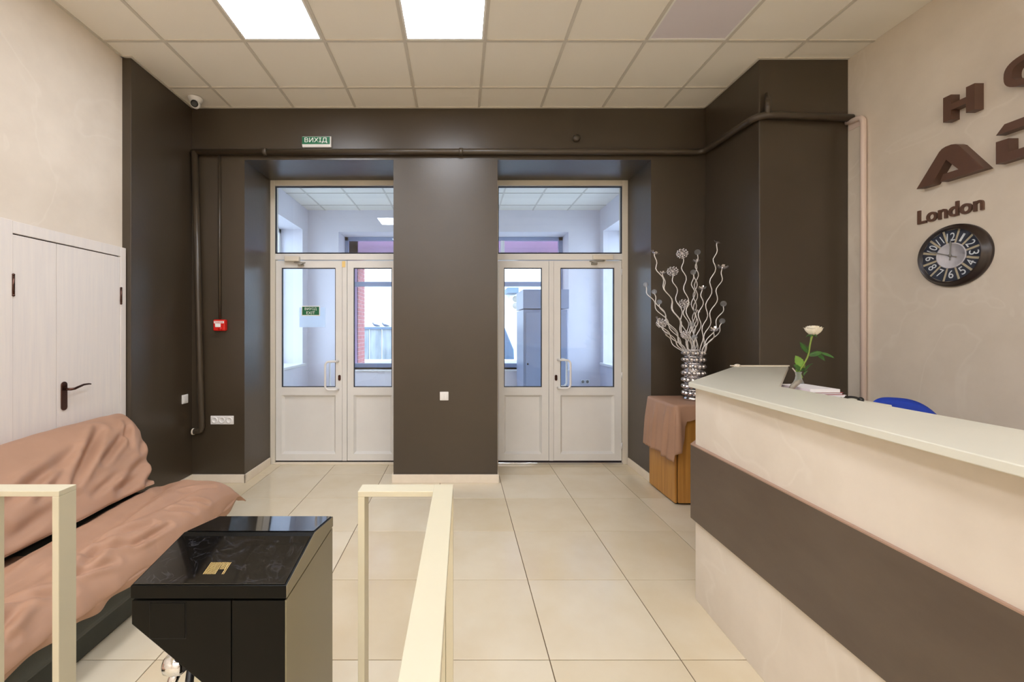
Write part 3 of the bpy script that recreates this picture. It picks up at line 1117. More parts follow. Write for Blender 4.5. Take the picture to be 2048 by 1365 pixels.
def foldsum(y, s, folds):
    d = 0
    for (y0, s0, y1, s1, w, dep) in folds:
        ex, es = y1 - y0, s1 - s0
        L2 = ex * ex + es * es
        f = ((y - y0) * ex + (s - s0) * es) / L2
        fc = max(0, min(1, f))
        dist2 = (y - y0 - fc * ex) ** 2 + (s - s0 - fc * es) ** 2
        taper = .35 + .65 * sin(pi * max(0.02, min(.98, fc)))
        dd = sqrt(dist2)
        d += -dep * taper * exp(-dist2 / (w * w)) + .55 * dep * taper * exp(-((dd - 1.9 * w) / w) ** 2)
    return d * 1.9


# backrest cover: s runs from the seat seam (0) up over the ridge (~.55) and down the back
prof = smooth_path([(-2.115, .428), (-2.12, .455), (-2.18, .545), (-2.26, .66), (-2.37, .765), (-2.47, .84), (-2.535, .862), (-2.60, .84), (-2.63, .76), (-2.635, .50)], 90)
lens = [0]
for i in range(1, len(prof)): lens.append(lens[-1] + (prof[i] - prof[i - 1]).length)
NV = 190
endY = [(0, 2.89), (.10, 2.93), (.25, 3.02), (.38, 3.08), (.5, 3.12), (.62, 3.14), (1.2, 3.14)]


def interp(t_, tab):
    for (a, va), (b, vb) in zip(tab[:-1], tab[1:]):
        if t_ <= b: return va + (vb - va) * max(0, (t_ - a) / (b - a))
    return tab[-1][1]


bf = [(2.80, .50, 2.40, .22, .026, .026), (2.98, .44, 2.62, .26, .020, .018), (3.02, .50, 2.86, .30, .016, .013),
      (2.55, .40, 2.20, .30, .030, .016), (2.30, .33, 2.02, .24, .03, .014), (2.48, .33, 2.18, .20, .025, .013),
      (2.05, .52, 1.95, .30, .04, .010), (1.9, .25, 1.55, .06, .035, .020), (1.98, .12, 1.62, .04, .03, .014),
      (2.95, .18, 2.70, .12, .025, .014), (2.84, .10, 2.60, .05, .03, .018), (2.92, .06, 2.80, .02, .02, .02),
      (2.2, .12, 1.9, .05, .03, .01), (1.6, .35, 1.2, .2, .04, .014), (1.3, .5, 1.0, .3, .03, .012),
      (2.7, .16, 2.45, .10, .02, .008), (3.05, .36, 2.9, .22, .02, .009)]
pts = []
for i in range(NV):
    for j, p in enumerate(prof):
        s = lens[j]
        ye = interp(s, endY)
        u = i / (NV - 1)
        if u < .93:
            y = SY0 - .02 + (ye - .06 - SY0) * u / .93
            inset = 0
        else:
            f = (u - .93) / .07
            y = ye - .06 + .06 * sin(f * pi / 2)
            inset = .09 * (1 - cos(f * pi / 2))
        tn = (prof[min(j + 1, len(prof) - 1)] - prof[max(j - 1, 0)]).normalized()
        nn = Vector((tn.y, -tn.x))
        if nn.dot(p - Vector((-2.42, .5))) < 0: nn = -nn
        d = foldsum(y, s, bf)
        d += .010 * noise.noise(Vector((y * 3, s * 4, 1.7))) + .004 * noise.noise(Vector((y * 11, s * 9, 5)))
        wgt = min(1, (lens[-1] - s) / .2, 1)
        # seam hem scalloping
        d += .008 * max(0, 1 - s / .05) * sin(y * 9)
        q = p + nn * (d * wgt - inset)
        pts.append((q.x, y, q.y + (.01 * sin(y * 5) - .012 * (3 - y) * .4) * min(1, s / .5)))
cov = thing('sofa_cover', (-2.1, 1.8, .3), 'brown satin cloth cover draped over the sofa back and seat with loose creases', 'cover')
m = MB()
m.grid(pts, NV, len(prof))
m.build('back_cover', 'fabric', cov)

# seat cover
prof = smooth_path([(-2.30, .34), (-2.18, .365), (-2.08, .398), (-1.95, .430), (-1.80, .43), (-1.68, .405), (-1.615, .355), (-1.585, .30), (-1.583, .262), (-1.592, .235)], 100)
lens = [0]
for i in range(1, len(prof)): lens.append(lens[-1] + (prof[i] - prof[i - 1]).length)
LT = lens[-1]
sf = [(2.9, .30, 2.0, .42, .06, .016), (2.5, .42, 1.5, .50, .05, .012), (2.75, .55, 2.2, .50, .03, .010), (2.3, .62, 2.05, .50, .02, .013),
      (2.15, .66, 1.95, .55, .018, .013), (2.05, .55, 1.85, .62, .022, .012), (1.98, .68, 1.80, .60, .018, .012),
      (2.35, .68, 2.1, .66, .016, .010), (1.75, .68, 1.6, .52, .02, .012), (1.62, .60, 1.45, .66, .022, .018), (1.5, .70, 1.36, .58, .02, .012),
      (2.55, .70, 2.45, .58, .016, .010), (2.68, .70, 2.6, .60, .014, .010), (2.2, .15, 1.5, .25, .05, .008), (2.93, .2, 2.75, .35, .03, .008),
      (2.85, .62, 2.7, .5, .02, .008), (2.12, .45, 1.96, .49, .014, .007), (2.02, .38, 1.7, .44, .018, .007), (1.3, .6, 1.0, .5, .03, .012)]
NV = 230
pts = []
for i in range(NV):
    u = i / (NV - 1)
    for j, p in enumerate(prof):
        s = lens[j]
        fj = s / LT
        YE = 2.95 + .05 * max(0, (fj - .55) / .45)
        if u < .9:
            y = SY0 - .02 + (YE - .05 - SY0) * u / .9
            drop = 0
        else:
            f = (u - .9) / .1
            y = YE - .05 + .05 * min(1, sin(min(1, f * 1.6) * pi / 2)) + .02 * f
            drop = .15 * f ** 1.6
        tn = (prof[min(j + 1, len(prof) - 1)] - prof[max(j - 1, 0)]).normalized()
        nn = Vector((-tn.y, tn.x))
        if nn.y < 0: nn = -nn
        d = foldsum(y, s, sf) + .010 * noise.noise(Vector((y * 2, s * 5, 9.2))) + .004 * noise.noise(Vector((y * 12, s * 10, 2)))
        hem = max(0, (fj - .86) / .14)
        d += hem * .010 * sin(y * 23 + sin(y * 7) * 2)
        q = p + nn * d
        z = q.y - drop * (1 if fj < .8 else (1 - fj) / .2 * .6 + .2)
        # hem lifts a little towards the near end and dips at the far corner
        z += hem * (.028 * sin(y * 4.1 + 1) + .012 * sin(y * 13))
        tip = max(0, 1 - ((1 - u) / .05)) * max(0, (fj - .8) / .2)
        pts.append((q.x + .02 * tip, y + .05 * tip, max(.17, z - .02 * tip)))
m = MB()
m.grid(pts, NV, len(prof))
m.build('seat_cover', 'fabric', cov)

# ------------------------------------------------------------------ railings
YR0, YR1 = 1.25, 1.308
ZR = 1.003
t = thing('railing', (-1.28, YR0, 0), 'cream flat-tube metal railing frame in front of the sofa', 'railing')
xr = (117.5 - 918) / 830 * YR0
xl = (-33 - 918) / 830 * YR0
box(xl - .14, xr, YR0, YR1, ZR - .016, ZR).build('top_bar', 'rail', t, bevel=.0015)
box(xr - .0205, xr, YR0, YR1, 0, ZR - .016).build('post', 'rail', t, bevel=.0015)
box(xl - .0205, xl, YR0, YR1, 0, ZR - .016).build('post', 'rail', t, bevel=.0015)
box(xl - .14, xl - .12, YR0, YR1, 0, ZR - .016).build('post', 'rail', t, bevel=.0015)
t = thing('railing', (-.16, YR0, 0), 'cream flat-tube metal railing running towards the viewer beside the black kiosk', 'railing')
x0 = (715.5 - 918) / 830 * YR0
x1 = -.0185
ZR2 = 1.0025
ws = .059
m = MB()
xin = -.0775
m.box(x0, xin, YR0, YR1, ZR2 - .0165, ZR2)
m.build('top_bar', 'rail', t, bevel=.0015)
# long bar, very slightly turned
m = MB()
yn = .12
dxn = -.0105 * (YR1 - yn)
vs = [(xin, YR1), (x1, YR1), (x1 + dxn, yn), (xin + dxn, yn)]
m.prism(vs, lambda u, v, w: (u, v, w), ZR2 - .0165, ZR2)
m.build('top_bar', 'rail', t, bevel=.0015)
box(x0, x0 + .0205, YR0, YR1, 0, ZR2 - .0165).build('post', 'rail', t, bevel=.0015)
box(xin, x1 - .0225, YR0, YR1, 0, ZR2 - .0165).build('post', 'rail', t, bevel=.0015)
box(x1 - .022, x1 + .001, YR0 + .004, YR1, 0, ZR2 - .0165).build('post', 'rail', t, bevel=.0015)
box(x1 + dxn - .05, x1 + dxn, yn, yn + .02, 0, ZR2 - .0165).build('post', 'rail', t, bevel=.0015)

# ------------------------------------------------------------------ black payment kiosk
t = thing('ticket_kiosk', (-.5, 1.2, 0), 'black glossy pedestal kiosk with sloping lid in front of the sofa', 'kiosk')
kx0, kx1 = -.789, -.4165
kya, kyb, kyk = 1.0, 1.366, 1.193
zl = .843
xs_seam = (462 - 918) / 830
# main body: chamfered cantilever and pedestal
poly = [(kx0, zl - .006), (kx0, .780), (xs_seam, .580), (xs_seam, zl - .006)]
MB().prism(poly, lambda u, v, w: (u, w, v), kya, kyb).build('cantilever', 'kiosk', t, bevel=.0015)
box(xs_seam + .002, kx1 - .003, kya, kyb, 0, zl - .006).build('pedestal', 'kiosk', t, bevel=.0015)
box(kx1 - .003, kx1, kya + .001, kyb, 0, zl - .006).build('side_panel', 'kiosk_sheen_side', t)
pa = box((301 - 918) / 830, (371 - 918) / 830, kya - .002, kya, CH - 616.5 / 830, CH - 546 / 830).build('access_hatch', 'kiosk', t, bevel=.0008)
ring(MB(), (299.5 - 918) / 830, (372.5 - 918) / 830, CH - 618 / 830, CH - 544.5 / 830, .0008, kya - .0012, kya).build('hatch_rim', 'black', t)
# lid (wedge with a ridge)
lid = [(kya - .002, zl), (kya - .002, .8735), (kyk, .9075), (kyb + .001, .8745), (kyb + .001, zl)]
MB().prism(lid, lambda u, v, w: (w, u, v), kx0 - .001, kx1 + .001).build('lid', 'kiosk', t, bevel=.001)
sl = (.9075 - .8735) / (kyk - kya + .002)
def onlid(u, w, h): # w: distance from the near edge
    return (u, kya - .002 + w, .8735 + sl * w + h)
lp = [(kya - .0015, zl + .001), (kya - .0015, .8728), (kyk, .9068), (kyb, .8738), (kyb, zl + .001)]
MB().prism(lp, lambda u, v, w: (w, u, v), kx1 + .001, kx1 + .0018).build('lid_side', 'kiosk_sheen_side', t)
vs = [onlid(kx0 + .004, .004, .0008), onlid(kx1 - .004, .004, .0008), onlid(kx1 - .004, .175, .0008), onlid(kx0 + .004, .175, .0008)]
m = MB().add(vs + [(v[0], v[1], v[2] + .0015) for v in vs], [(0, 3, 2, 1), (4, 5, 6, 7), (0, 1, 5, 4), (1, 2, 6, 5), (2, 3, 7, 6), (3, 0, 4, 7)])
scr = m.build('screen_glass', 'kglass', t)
s2 = (.9075 - .8745) / (kyb - kyk)
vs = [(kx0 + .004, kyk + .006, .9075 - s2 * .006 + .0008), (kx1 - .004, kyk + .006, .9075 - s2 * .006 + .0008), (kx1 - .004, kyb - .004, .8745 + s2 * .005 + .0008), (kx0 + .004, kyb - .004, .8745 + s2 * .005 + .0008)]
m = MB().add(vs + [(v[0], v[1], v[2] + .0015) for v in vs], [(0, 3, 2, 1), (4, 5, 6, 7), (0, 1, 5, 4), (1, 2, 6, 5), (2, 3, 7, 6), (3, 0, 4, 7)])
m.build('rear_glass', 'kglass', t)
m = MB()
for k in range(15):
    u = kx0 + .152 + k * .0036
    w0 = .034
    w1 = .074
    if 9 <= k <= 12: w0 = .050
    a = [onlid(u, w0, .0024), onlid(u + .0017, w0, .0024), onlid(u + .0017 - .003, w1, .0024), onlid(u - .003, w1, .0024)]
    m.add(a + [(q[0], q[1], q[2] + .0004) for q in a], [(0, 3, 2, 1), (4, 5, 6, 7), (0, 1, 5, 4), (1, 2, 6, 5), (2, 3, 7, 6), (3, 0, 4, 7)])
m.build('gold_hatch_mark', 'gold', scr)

# chrome turnstile arm under the kiosk
t = thing('turnstile_arm', (-.66, 1.05, .55), 'shiny chrome turnstile arm and hub hanging below the kiosk', 'turnstile')
h = P(352, 1328, 1.12)
MB().lathe(h, [(.018, -.028), (.026, -.02), (.029, 0), (.026, .02), (.018, .028)], 20, 'x').build('hub', 'chrome', t)
d_ = P(325, 1395, 1.1)
MB().tube([h + Vector((.008, 0, -.01)), (h + d_) / 2 + Vector((.01, 0, 0)), d_ + Vector((-.02, 0, -.12))], .0135, 14).build('arm', 'chrome', t)
MB().tube([h + Vector((.035, .01, -.02)), h + Vector((.012, .01, -.2))], .011, 12).build('arm', 'black', t)
MB().box(h.x + .03, xs_seam + .01, 1.12, 1.14, h.z - .02, h.z + .02).build('bracket', 'black', t)
MB().box(h.x + .042, h.x + .060, 1.13, 1.135, 0, h.z - .01).build('bracket', 'rail', t)

# ------------------------------------------------------------------ reception counter
t = thing('reception_counter', (1.5, 1.2, 0), 'beige plaster-clad reception counter with wide brown band and cream top', 'counter')


def fl(y, x_at, sl_): return x_at + (y - 2.295) * sl_


yE = -1.2
bp = [(1.308, 2.295), (fl(yE, 1.308, .030), yE), (fl(yE, 1.308, .030) + .22, yE), (1.53, 2.17), (2.50, PY0 - .005), (2.24, PY0 - .005)]
MB().prism(bp, lambda u, v, w: (u, v, w), 0.0, .45).build('lower_panel', 'plaster', t, bevel=.002)
MB().prism([(u, v) for u, v in bp], lambda u, v, w: (u, v, w), .45, .853).build('core', 'wooddark', t)
MB().prism(bp, lambda u, v, w: (u, v, w), .853, 1.172).build('upper_panel', 'plaster', t, bevel=.002)
bd = [(1.284, 2.302), (fl(yE, 1.284, .020), yE), (fl(yE, 1.308, .030), yE), (1.3078, 2.297), (2.235, PY0 - .006), (2.205, PY0 - .006)]
MB().prism(bd, lambda u, v, w: (u, v, w), .448, .853).build('brown_band', 'band', t, bevel=.001)
MB().prism([(u, v) for u, v in bd], lambda u, v, w: (u, v, w), .853, .858).build('band_edge', 'bandedge', t)
tp = [(1.272, 2.30), (fl(yE, 1.272, .050), yE), (1.60, yE), (1.645, 2.13), (2.62, PY0 - .01), (2.19, PY0 - .01)]
MB().prism(tp, lambda u, v, w: (u, v, w), 1.174, 1.2).build('countertop', 'counter', t, bevel=.003)
MB().box(2.16, 2.62, PY0 - .022, PY0 - .002, 1.2, 1.208).build('upstand', 'skirt', t)
MB().ball((2.2, PY0 - .03, 1.205), .025, 12, 8, (1, 1, .6)).build('corner_cap', 'skirt', t)
# lower worktop behind the counter
MB().box(1.56, 2.1, .2, 2.2, .72, .75).build('desk_worktop', 'counter', t, bevel=.003)
MB().box(2.05, 2.09, .3, 2.1, 0, .72).build('desk_leg', 'counter', t)

# things behind the counter
t = thing('storage_unit', (1.95, 2.33, 0), 'low dark storage unit behind the counter carrying papers', 'cabinet')
MB().box(1.76, 2.13, 2.06, 2.60, .02, 1.10).build('body', 'wooddark', t, bevel=.004)
MB().box(1.75, 2.14, 2.05, 2.61, 1.10, 1.118).build('top', 'counter', t, bevel=.003)


def slabbook(name, x0, x1, y0, y1, z0, z1, cover, label, cat):
    t = thing(name, ((x0 + x1) / 2, (y0 + y1) / 2, z0), label, cat)
    MB().box(x0 + .004, x1 - .004, y0 + .004, y1, z0 + .003, z1 - .003).build('pages', 'paper', t)
    m = MB().box(x0, x1, y0, y1, z0, z0 + .003)
    m.box(x0, x1, y0, y1, z1 - .003, z1)
    m.box(x0, x1, y1, y1 + .003, z0, z1)
    m.build('cover', cover, t)


slabbook('binder', 1.84, 2.10, 2.25, 2.48, 1.118, 1.136, 'paper', 'white binder at the bottom of the pile behind the counter', 'binder')
slabbook('notebook', 1.84, 2.085, 2.25, 2.47, 1.136, 1.150, 'redcover', 'dark red notebook in the middle of the pile behind the counter', 'book')
t = box(1.90, 2.062, 2.245, 2.47, 1.150, 1.168).build('paper_stack', 'paper', org=(1.95, 2.35, 1.15), bevel=.001)
tag(t, 'white stack of papers on top of the pile behind the counter', 'paper')

# glass vase with a single white rose
vx, vy = 2.074, 2.535
t = thing('bud_vase', (vx, vy, 1.118), 'small clear glass bud vase holding the white rose', 'vase')
MB().lathe((vx, vy, 1.118), [(.028, 0), (.032, .01), (.03, .04), (.018, .07), (.013, .10), (.017, .115), (.014, .115), (.010, .10), (.015, .07), (.026, .04), (.027, .01), (0, .008)], 20).build('glass_body', 'clear', t)
t = thing('rose', (vx, vy, 1.13), 'single cream white rose on a long green stem standing behind the counter', 'flower')
D0 = 2.535
st = [P(1589 + 3, 800, D0), P(1608, 757, D0), P(1606, 732, D0), P(1616, 712, D0), P(1620, 690, D0), P(1624, 672, D0)]
st[0] = Vector((vx, vy, 1.13))
st[1] = Vector((vx + .006, vy, 1.235))
sp = smooth_path(st, 24)
MB().tube(sp, [.0045] * 20 + [.0045, .005, .006, .007], 8).build('stem', 'stem', t)
c = P(1627, 662, D0)
m = MB()
for ringi, (n, r, hgt, tilt, ph) in enumerate(((5, .043, .030, .95, 0), (5, .036, .034, .65, .6), (5, .027, .036, .38, .2), (4, .017, .037, .2, .9), (3, .009, .036, .05, .3))):
    for k in range(n):
        a0 = 2 * pi * k / n + ph
        nu, nv = 8, 7
        pp = []
        for i in range(nu):
            for j in range(nv):
                u = i / (nu - 1) * 2 - 1
                v = j / (nv - 1)
                wd = .95 * sin(pi * (.12 + .78 * v)) ** .6
                an = a0 + u * wd * (pi / n) * 1.35
                rr = .004 + (r - .004) * sin(pi * (.08 + .50 * v)) * (1 - .10 * u * u) + .002 * sin(5 * an + ringi)
                if v > .82: rr += (v - .82) * .045 * tilt
                hh = -.026 + (hgt + .022) * v - tilt * .008 * max(0, v - .8) / .2
                pp.append((c.x + rr * cos(an), c.y + rr * sin(an), c.z + hh))
        m.grid(pp, nu, nv)
o = m.build('bloom', 'petal', t, solid=.001)
m = MB()
for k in range(5):
    a = 2 * pi * k / 5
    b0 = sp[-1] + Vector((0, 0, .002))
    m.tube([b0, b0 + Vector((.018 * cos(a), .018 * sin(a), .002)), b0 + Vector((.03 * cos(a), .03 * sin(a), -.012))], [.004, .004, .001], 6)
m.build('sepals', 'leaf', t)


def leaf_mesh(base, tip, width, bend, side):
    base, tip = Vector(base), Vector(tip)
    ax = tip - base
    L = ax.length
    ax.normalize()
    sd = Vector(side).normalized()
    sd = (sd - ax * sd.dot(ax)).normalized()
    up = ax.cross(sd)
    pp = []
    nu, nv = 12, 5
    for i in range(nu):
        u = i / (nu - 1)
        w = width * (sin(pi * u ** .8) ** .8 if 0 < u < 1 else 0.02)
        w = max(w, .0006)
        for j in range(nv):
            v = j / (nv - 1) * 2 - 1
            saw = 1 + .07 * ((i % 2) * 2 - 1) * (abs(v) > .9)
            pp.append(base + ax * (L * u) + sd * (w * v * saw) + up * (bend * sin(pi * u) + .18 * width * abs(v)))
    m = MB().grid(pp, nu, nv)
    return m


for (b, tp_, w, md, sd) in (((1610, 737), (1592, 712), .026, 'leaflight', (1, 0, .3)), ((1609, 740), (1588, 730), .018, 'leaf', (0, .3, 1)),
                            ((1606, 757), (1592, 738), .012, 'leaflight', (1, 0, .5)), ((1617, 708), (1600, 685), .012, 'leaf', (1, 0, -.3)),
                            ((1617, 706), (1622, 688), .011, 'leaf', (1, .5, 0)),
                            ((1617, 712), (1645, 705), .016, 'leaf', (0, .4, 1)), ((1640, 706), (1669, 717), .010, 'leaf', (0, .5, 1)),
                            ((1632, 708), (1650, 722), .014, 'leaf', (.5, .3, 1)), ((1609, 745), (1626, 728), .014, 'leaf', (1, .4, 0)),
                            ((1608, 752), (1616, 742), .006, 'leaf', (1, 0, 0))):
    leaf_mesh(P(b[0], b[1], D0), P(tp_[0], tp_[1], D0 + rnd.uniform(-.03, .03)), w, .006, sd).build('rose_leaf', md, t, solid=.0008)
MB().tube([P(1616, 712, D0), P(1630, 708, D0), P(1645, 707, D0)], .0015, 6).build('leaf_stalk', 'leaf', t)
MB().tube([P(1617, 700, D0), P(1610, 690, D0), P(1602, 686, D0)], .0015, 6).build('leaf_stalk', 'leaf', t)

# desk phone and cables near the counter corner
t = thing('desk_phone', (1.87, 2.3, 1.118), 'grey desk telephone handset rising behind the counter corner', 'telephone')
c0 = P(1583, 779, 2.32)
hp = [P(1580, 781, 2.32), P(1587, 772, 2.32), P(1594, 766, 2.32), P(1601, 763, 2.33)]
MB().tube(hp, [.012, .014, .014, .010], 12).build('handset', 'greyplastic', t)
MB().prism([(1.765, 2.19), (1.836, 2.19), (1.836, 2.35), (1.765, 2.35)], lambda u, v, w: (u, v, w), 1.118, 1.14).build('phone_base', 'greyplastic', t, bevel=.004)
t = MB().tube(smooth_path([P(1585, 737, 3.0), P(1591, 745, 2.95), P(1592, 755, 2.85), P(1587, 768, 2.7), P(1580, 776, 2.6), P(1578, 800, 2.6)], 24), .004, 8).build('white_cable', 'skirt', org=(2.3, 2.9, 1.1))
tag(t, 'thin white cable looping down at the inner counter corner', 'cable')
t = thing('black_headset', (2.02, 2.12, 1.118), 'black curved headset lying beside the papers behind the counter', 'headset')
MB().tube(smooth_path([(1.955, 2.12, 1.13), (1.975, 2.12, 1.142), (2.0, 2.12, 1.146), (2.03, 2.12, 1.142), (2.05, 2.12, 1.13)], 14), .006, 10).build('band', 'black', t)
MB().ball((1.952, 2.12, 1.132), .014, 12, 8).build('ear_pad', 'black', t)
MB().ball((2.052, 2.12, 1.132), .014, 12, 8).build('ear_pad', 'black', t)

# blue office chair
t = thing('office_chair', (2.58, 2.12, 0), 'bright blue fabric office chair behind the reception counter', 'chair')
cyy = 2.40
cxx = (1788 - 918) / 830 * cyy
W2 = .215
m = MB()
nu, nv = 25, 15
for side in (0, 1):
    pp = []
    for i in range(nu):
        for j in range(nv):
            u = i / (nu - 1) * 2 - 1
            v = j / (nv - 1)
            zt = 1.098 - .10 * abs(u) ** 3.2 - .0 + .012 * u * -1
            zb = .66 + .06 * abs(u) ** 3
            z = zb + (zt - zb) * v
            edge = (1 - abs(u) ** 6) * (1 - abs(2 * v - 1) ** 6)
            th = .028 * max(0, edge) ** .5
            yy = cyy + .05 * u * u * -1 + (th if side else -th) + .02 * sin(v * pi)
            pp.append((cxx + W2 * u, yy, z))
    m.grid(pp, nu, nv)
m.build('backrest', 'blue', t)
MB().box(cxx - .22, cxx + .22, cyy - .52, cyy - .06, .44, .51).build('seat', 'blue', t, bevel=.03, bseg=4)
MB().tube([(cxx, cyy + .03, .8), (cxx, cyy + .05, .5), (cxx, cyy - .1, .42), (cxx, cyy - .25, .42)], .018, 8).build('back_support', 'black', t)
MB().lathe((cxx, cyy - .28, .09), [(.03, 0), (.03, .2), (.02, .2), (.02, .35)], 14).build('gas_column', 'black', t)
for k in range(5):
    a = 2 * pi * k / 5 + .3
    e = Vector((cxx + .27 * cos(a), cyy - .28 + .27 * sin(a), .07))
    lg = MB().tube([(cxx, cyy - .28, .11), e], [.022, .014], 8).build('leg', 'black', t)
    MB().ball(e + Vector((0, 0, -.042)), .028, 10, 8, (1, .6, 1)).build('castor', 'black', lg)

# ------------------------------------------------------------------ walnut cabinet with cloth
t = thing('wooden_cabinet', (2.1, 3.75, 0), 'walnut veneered low cabinet standing between the recess and counter', 'cabinet')
gx0, gx1, gy0, gy1, gz = 1.835, 2.37, 3.53, 4.0, .845
m = MB().box(gx0, gx0 + .018, gy0, gy1, .015, gz - .02)
m.build('side_panel', 'wood', t, bevel=.001)
MB().box(gx1 - .018, gx1, gy0, gy1, .015, gz - .02).build('side_panel', 'wood', t, bevel=.001)
MB().box(gx0 + .018, gx1 - .018, gy0 + .012, gy1, .015, gz - .02).build('carcass', 'wooddark', t)
MB().box(gx0 - .006, gx1 + .006, gy0 - .02, gy1 + .006, gz - .02, gz).build('cabinet_top', 'wood', t, bevel=.002)
xm = gx0 + .024
MB().box(xm, xm + .25, gy0 - .016, gy0 + .004, .02, gz - .024).build('door', 'wood', t, bevel=.0015)
MB().box(xm + .254, gx1 - .004, gy0 - .016, gy0 + .004, .02, gz - .024).build('door', 'wood', t, bevel=.0015)
MB().box(gx0 + .02, gx1 - .02, gy0 + .02, gy1 - .02, 0, .016).build('plinth', 'wooddark', t)

# cloth: rings from the middle of the top outwards, then down the skirt
path = []
X0, X1, Y0, Y1 = gx0 - .018, gx1 + .02, gy0 - .034, gy1 + .016
r = .03


def corner(cx_, cy_, a0, n=7):
    return [(cx_ + r * cos(a0 + pi / 2 * k / n), cy_ + r * sin(a0 + pi / 2 * k / n)) for k in range(n + 1)]


outl = corner(X0 + r, Y1 - r, pi / 2) + [(X0, Y1 - r - (Y1 - Y0 - 2 * r) * k / 26) for k in range(1, 26)] + \
       corner(X0 + r, Y0 + r, pi) + [(X0 + r + (X1 - X0 - 2 * r) * k / 30, Y0) for k in range(1, 30)] + \
       corner(X1 - r, Y0 + r, 3 * pi / 2) + [(X1, Y0 + r + (Y1 - Y0 - 2 * r) * k / 20) for k in range(1, 20)] + \
       corner(X1 - r, Y1 - r, 0) + [(X1 - r - (X1 - X0 - 2 * r) * k / 20, Y1) for k in range(1, 20)]
n_o = len(outl)


def drop_at(x, y):
    """skirt length"""
    if x < X0 + .5 * r and y > Y0 + .01:      # left side
        f = (y - Y0) / (Y1 - Y0)
        return .40 + (.07 - .09 * f if f < .30 else .035) + .02 * f
    if y < Y0 + .6 * r and x < X0 + .30:      # front
        g = (x - X0) / .06
        if g < 1: return .49 - (.49 - .30) * g ** .8
        if g < 1.5: return .30 - .18 * (g - 1) / .5
        return .12 + .01 * sin(x * 40)
    if y > Y1 - r: return .03
    if x > X1 - r: return .14
    return .125 + .012 * sin(x * 33)


m = MB()
pts = []
NS = 22
cxm, cym = (X0 + X1) / 2, (Y0 + Y1) / 2
for q, (x, y) in enumerate(outl + outl[:1]):
    nx, ny = (x - cxm), (y - cym)
    nvx = -1 if x < X0 + r * .8 else (1 if x > X1 - r * .8 else 0)
    nvy = -1 if y < Y0 + r * .8 else (1 if y > Y1 - r * .8 else 0)
    L = sqrt(nvx * nvx + nvy * nvy) or 1
    nvx, nvy = nvx / L, nvy / L
    dr = drop_at(x, y)
    for j in range(5):        # top, from the centre outwards
        f = j / 5
        wz = .003 * noise.noise(Vector((x * 9 * f, y * 9 * f, 2)))
        pts.append((cxm + nx * f * .97, cym + ny * f * .97, gz + .007 + wz + .004 * f))
    pts.append((cxm + nx * .965, cym + ny * .965, gz + .009))
    for j in range(NS):
        f = j / (NS - 1)
        z = gz + .002 - dr * f
        wave = (.013 * sin(q * .52) + .008 * sin(q * 1.13 + 1.0)) * min(1, f * 2.2) * min(1, dr / .2)
        out_ = .010 * f * (1 + 2.0 * (dr > .25)) + abs(wave) + .6 * wave + .002
        pts.append((x + nvx * out_, y + nvy * out_, z))
m.grid(pts, n_o + 1, 6 + NS)
t = m.build('table_cloth', 'fabric', org=(cxm, cym, gz), solid=.002)
tag(t, 'brown satin cloth draped over the walnut cabinet with a hanging corner', 'tablecloth')

# ------------------------------------------------------------------ crystal vase lamp with silver branches
vcx, vcy, vz0 = 2.125, 3.76, gz + .012
t = thing('crystal_ornament', (vcx, vcy, vz0), 'silver crystal-beaded vase ornament with wavy glass-tipped branches on the draped cabinet', 'ornament')
MB().lathe((vcx, vcy, vz0), [(.082, 0), (.084, .004), (.084, .026), (.06, .03)], 28).build('base_plate', 'chrome', t)
MB().lathe((vcx, vcy, vz0 + .03), [(.066, 0), (.066, .405), (.058, .405), (.058, .39)], 28).build('inner_cylinder', 'chrome', t)
for k in range(7):
    zz = vz0 + .062 + .060 * k
    m = MB()
    nb = 13
    for q in range(nb):
        a = 2 * pi * q / nb + k * .12
        m.ball((vcx + .083 * cos(a), vcy + .083 * sin(a), zz), .0215, 8, 6, (1, 1, .95))
    for f in range(len(m.sm)): m.sm[f] = False
    m.tube([(vcx + .074 * cos(2 * pi * q / 24), vcy + .074 * sin(2 * pi * q / 24), zz + .029) for q in range(24)], .006, 6, closed=True)
    m.build('bead_ring', 'sparkle', t)

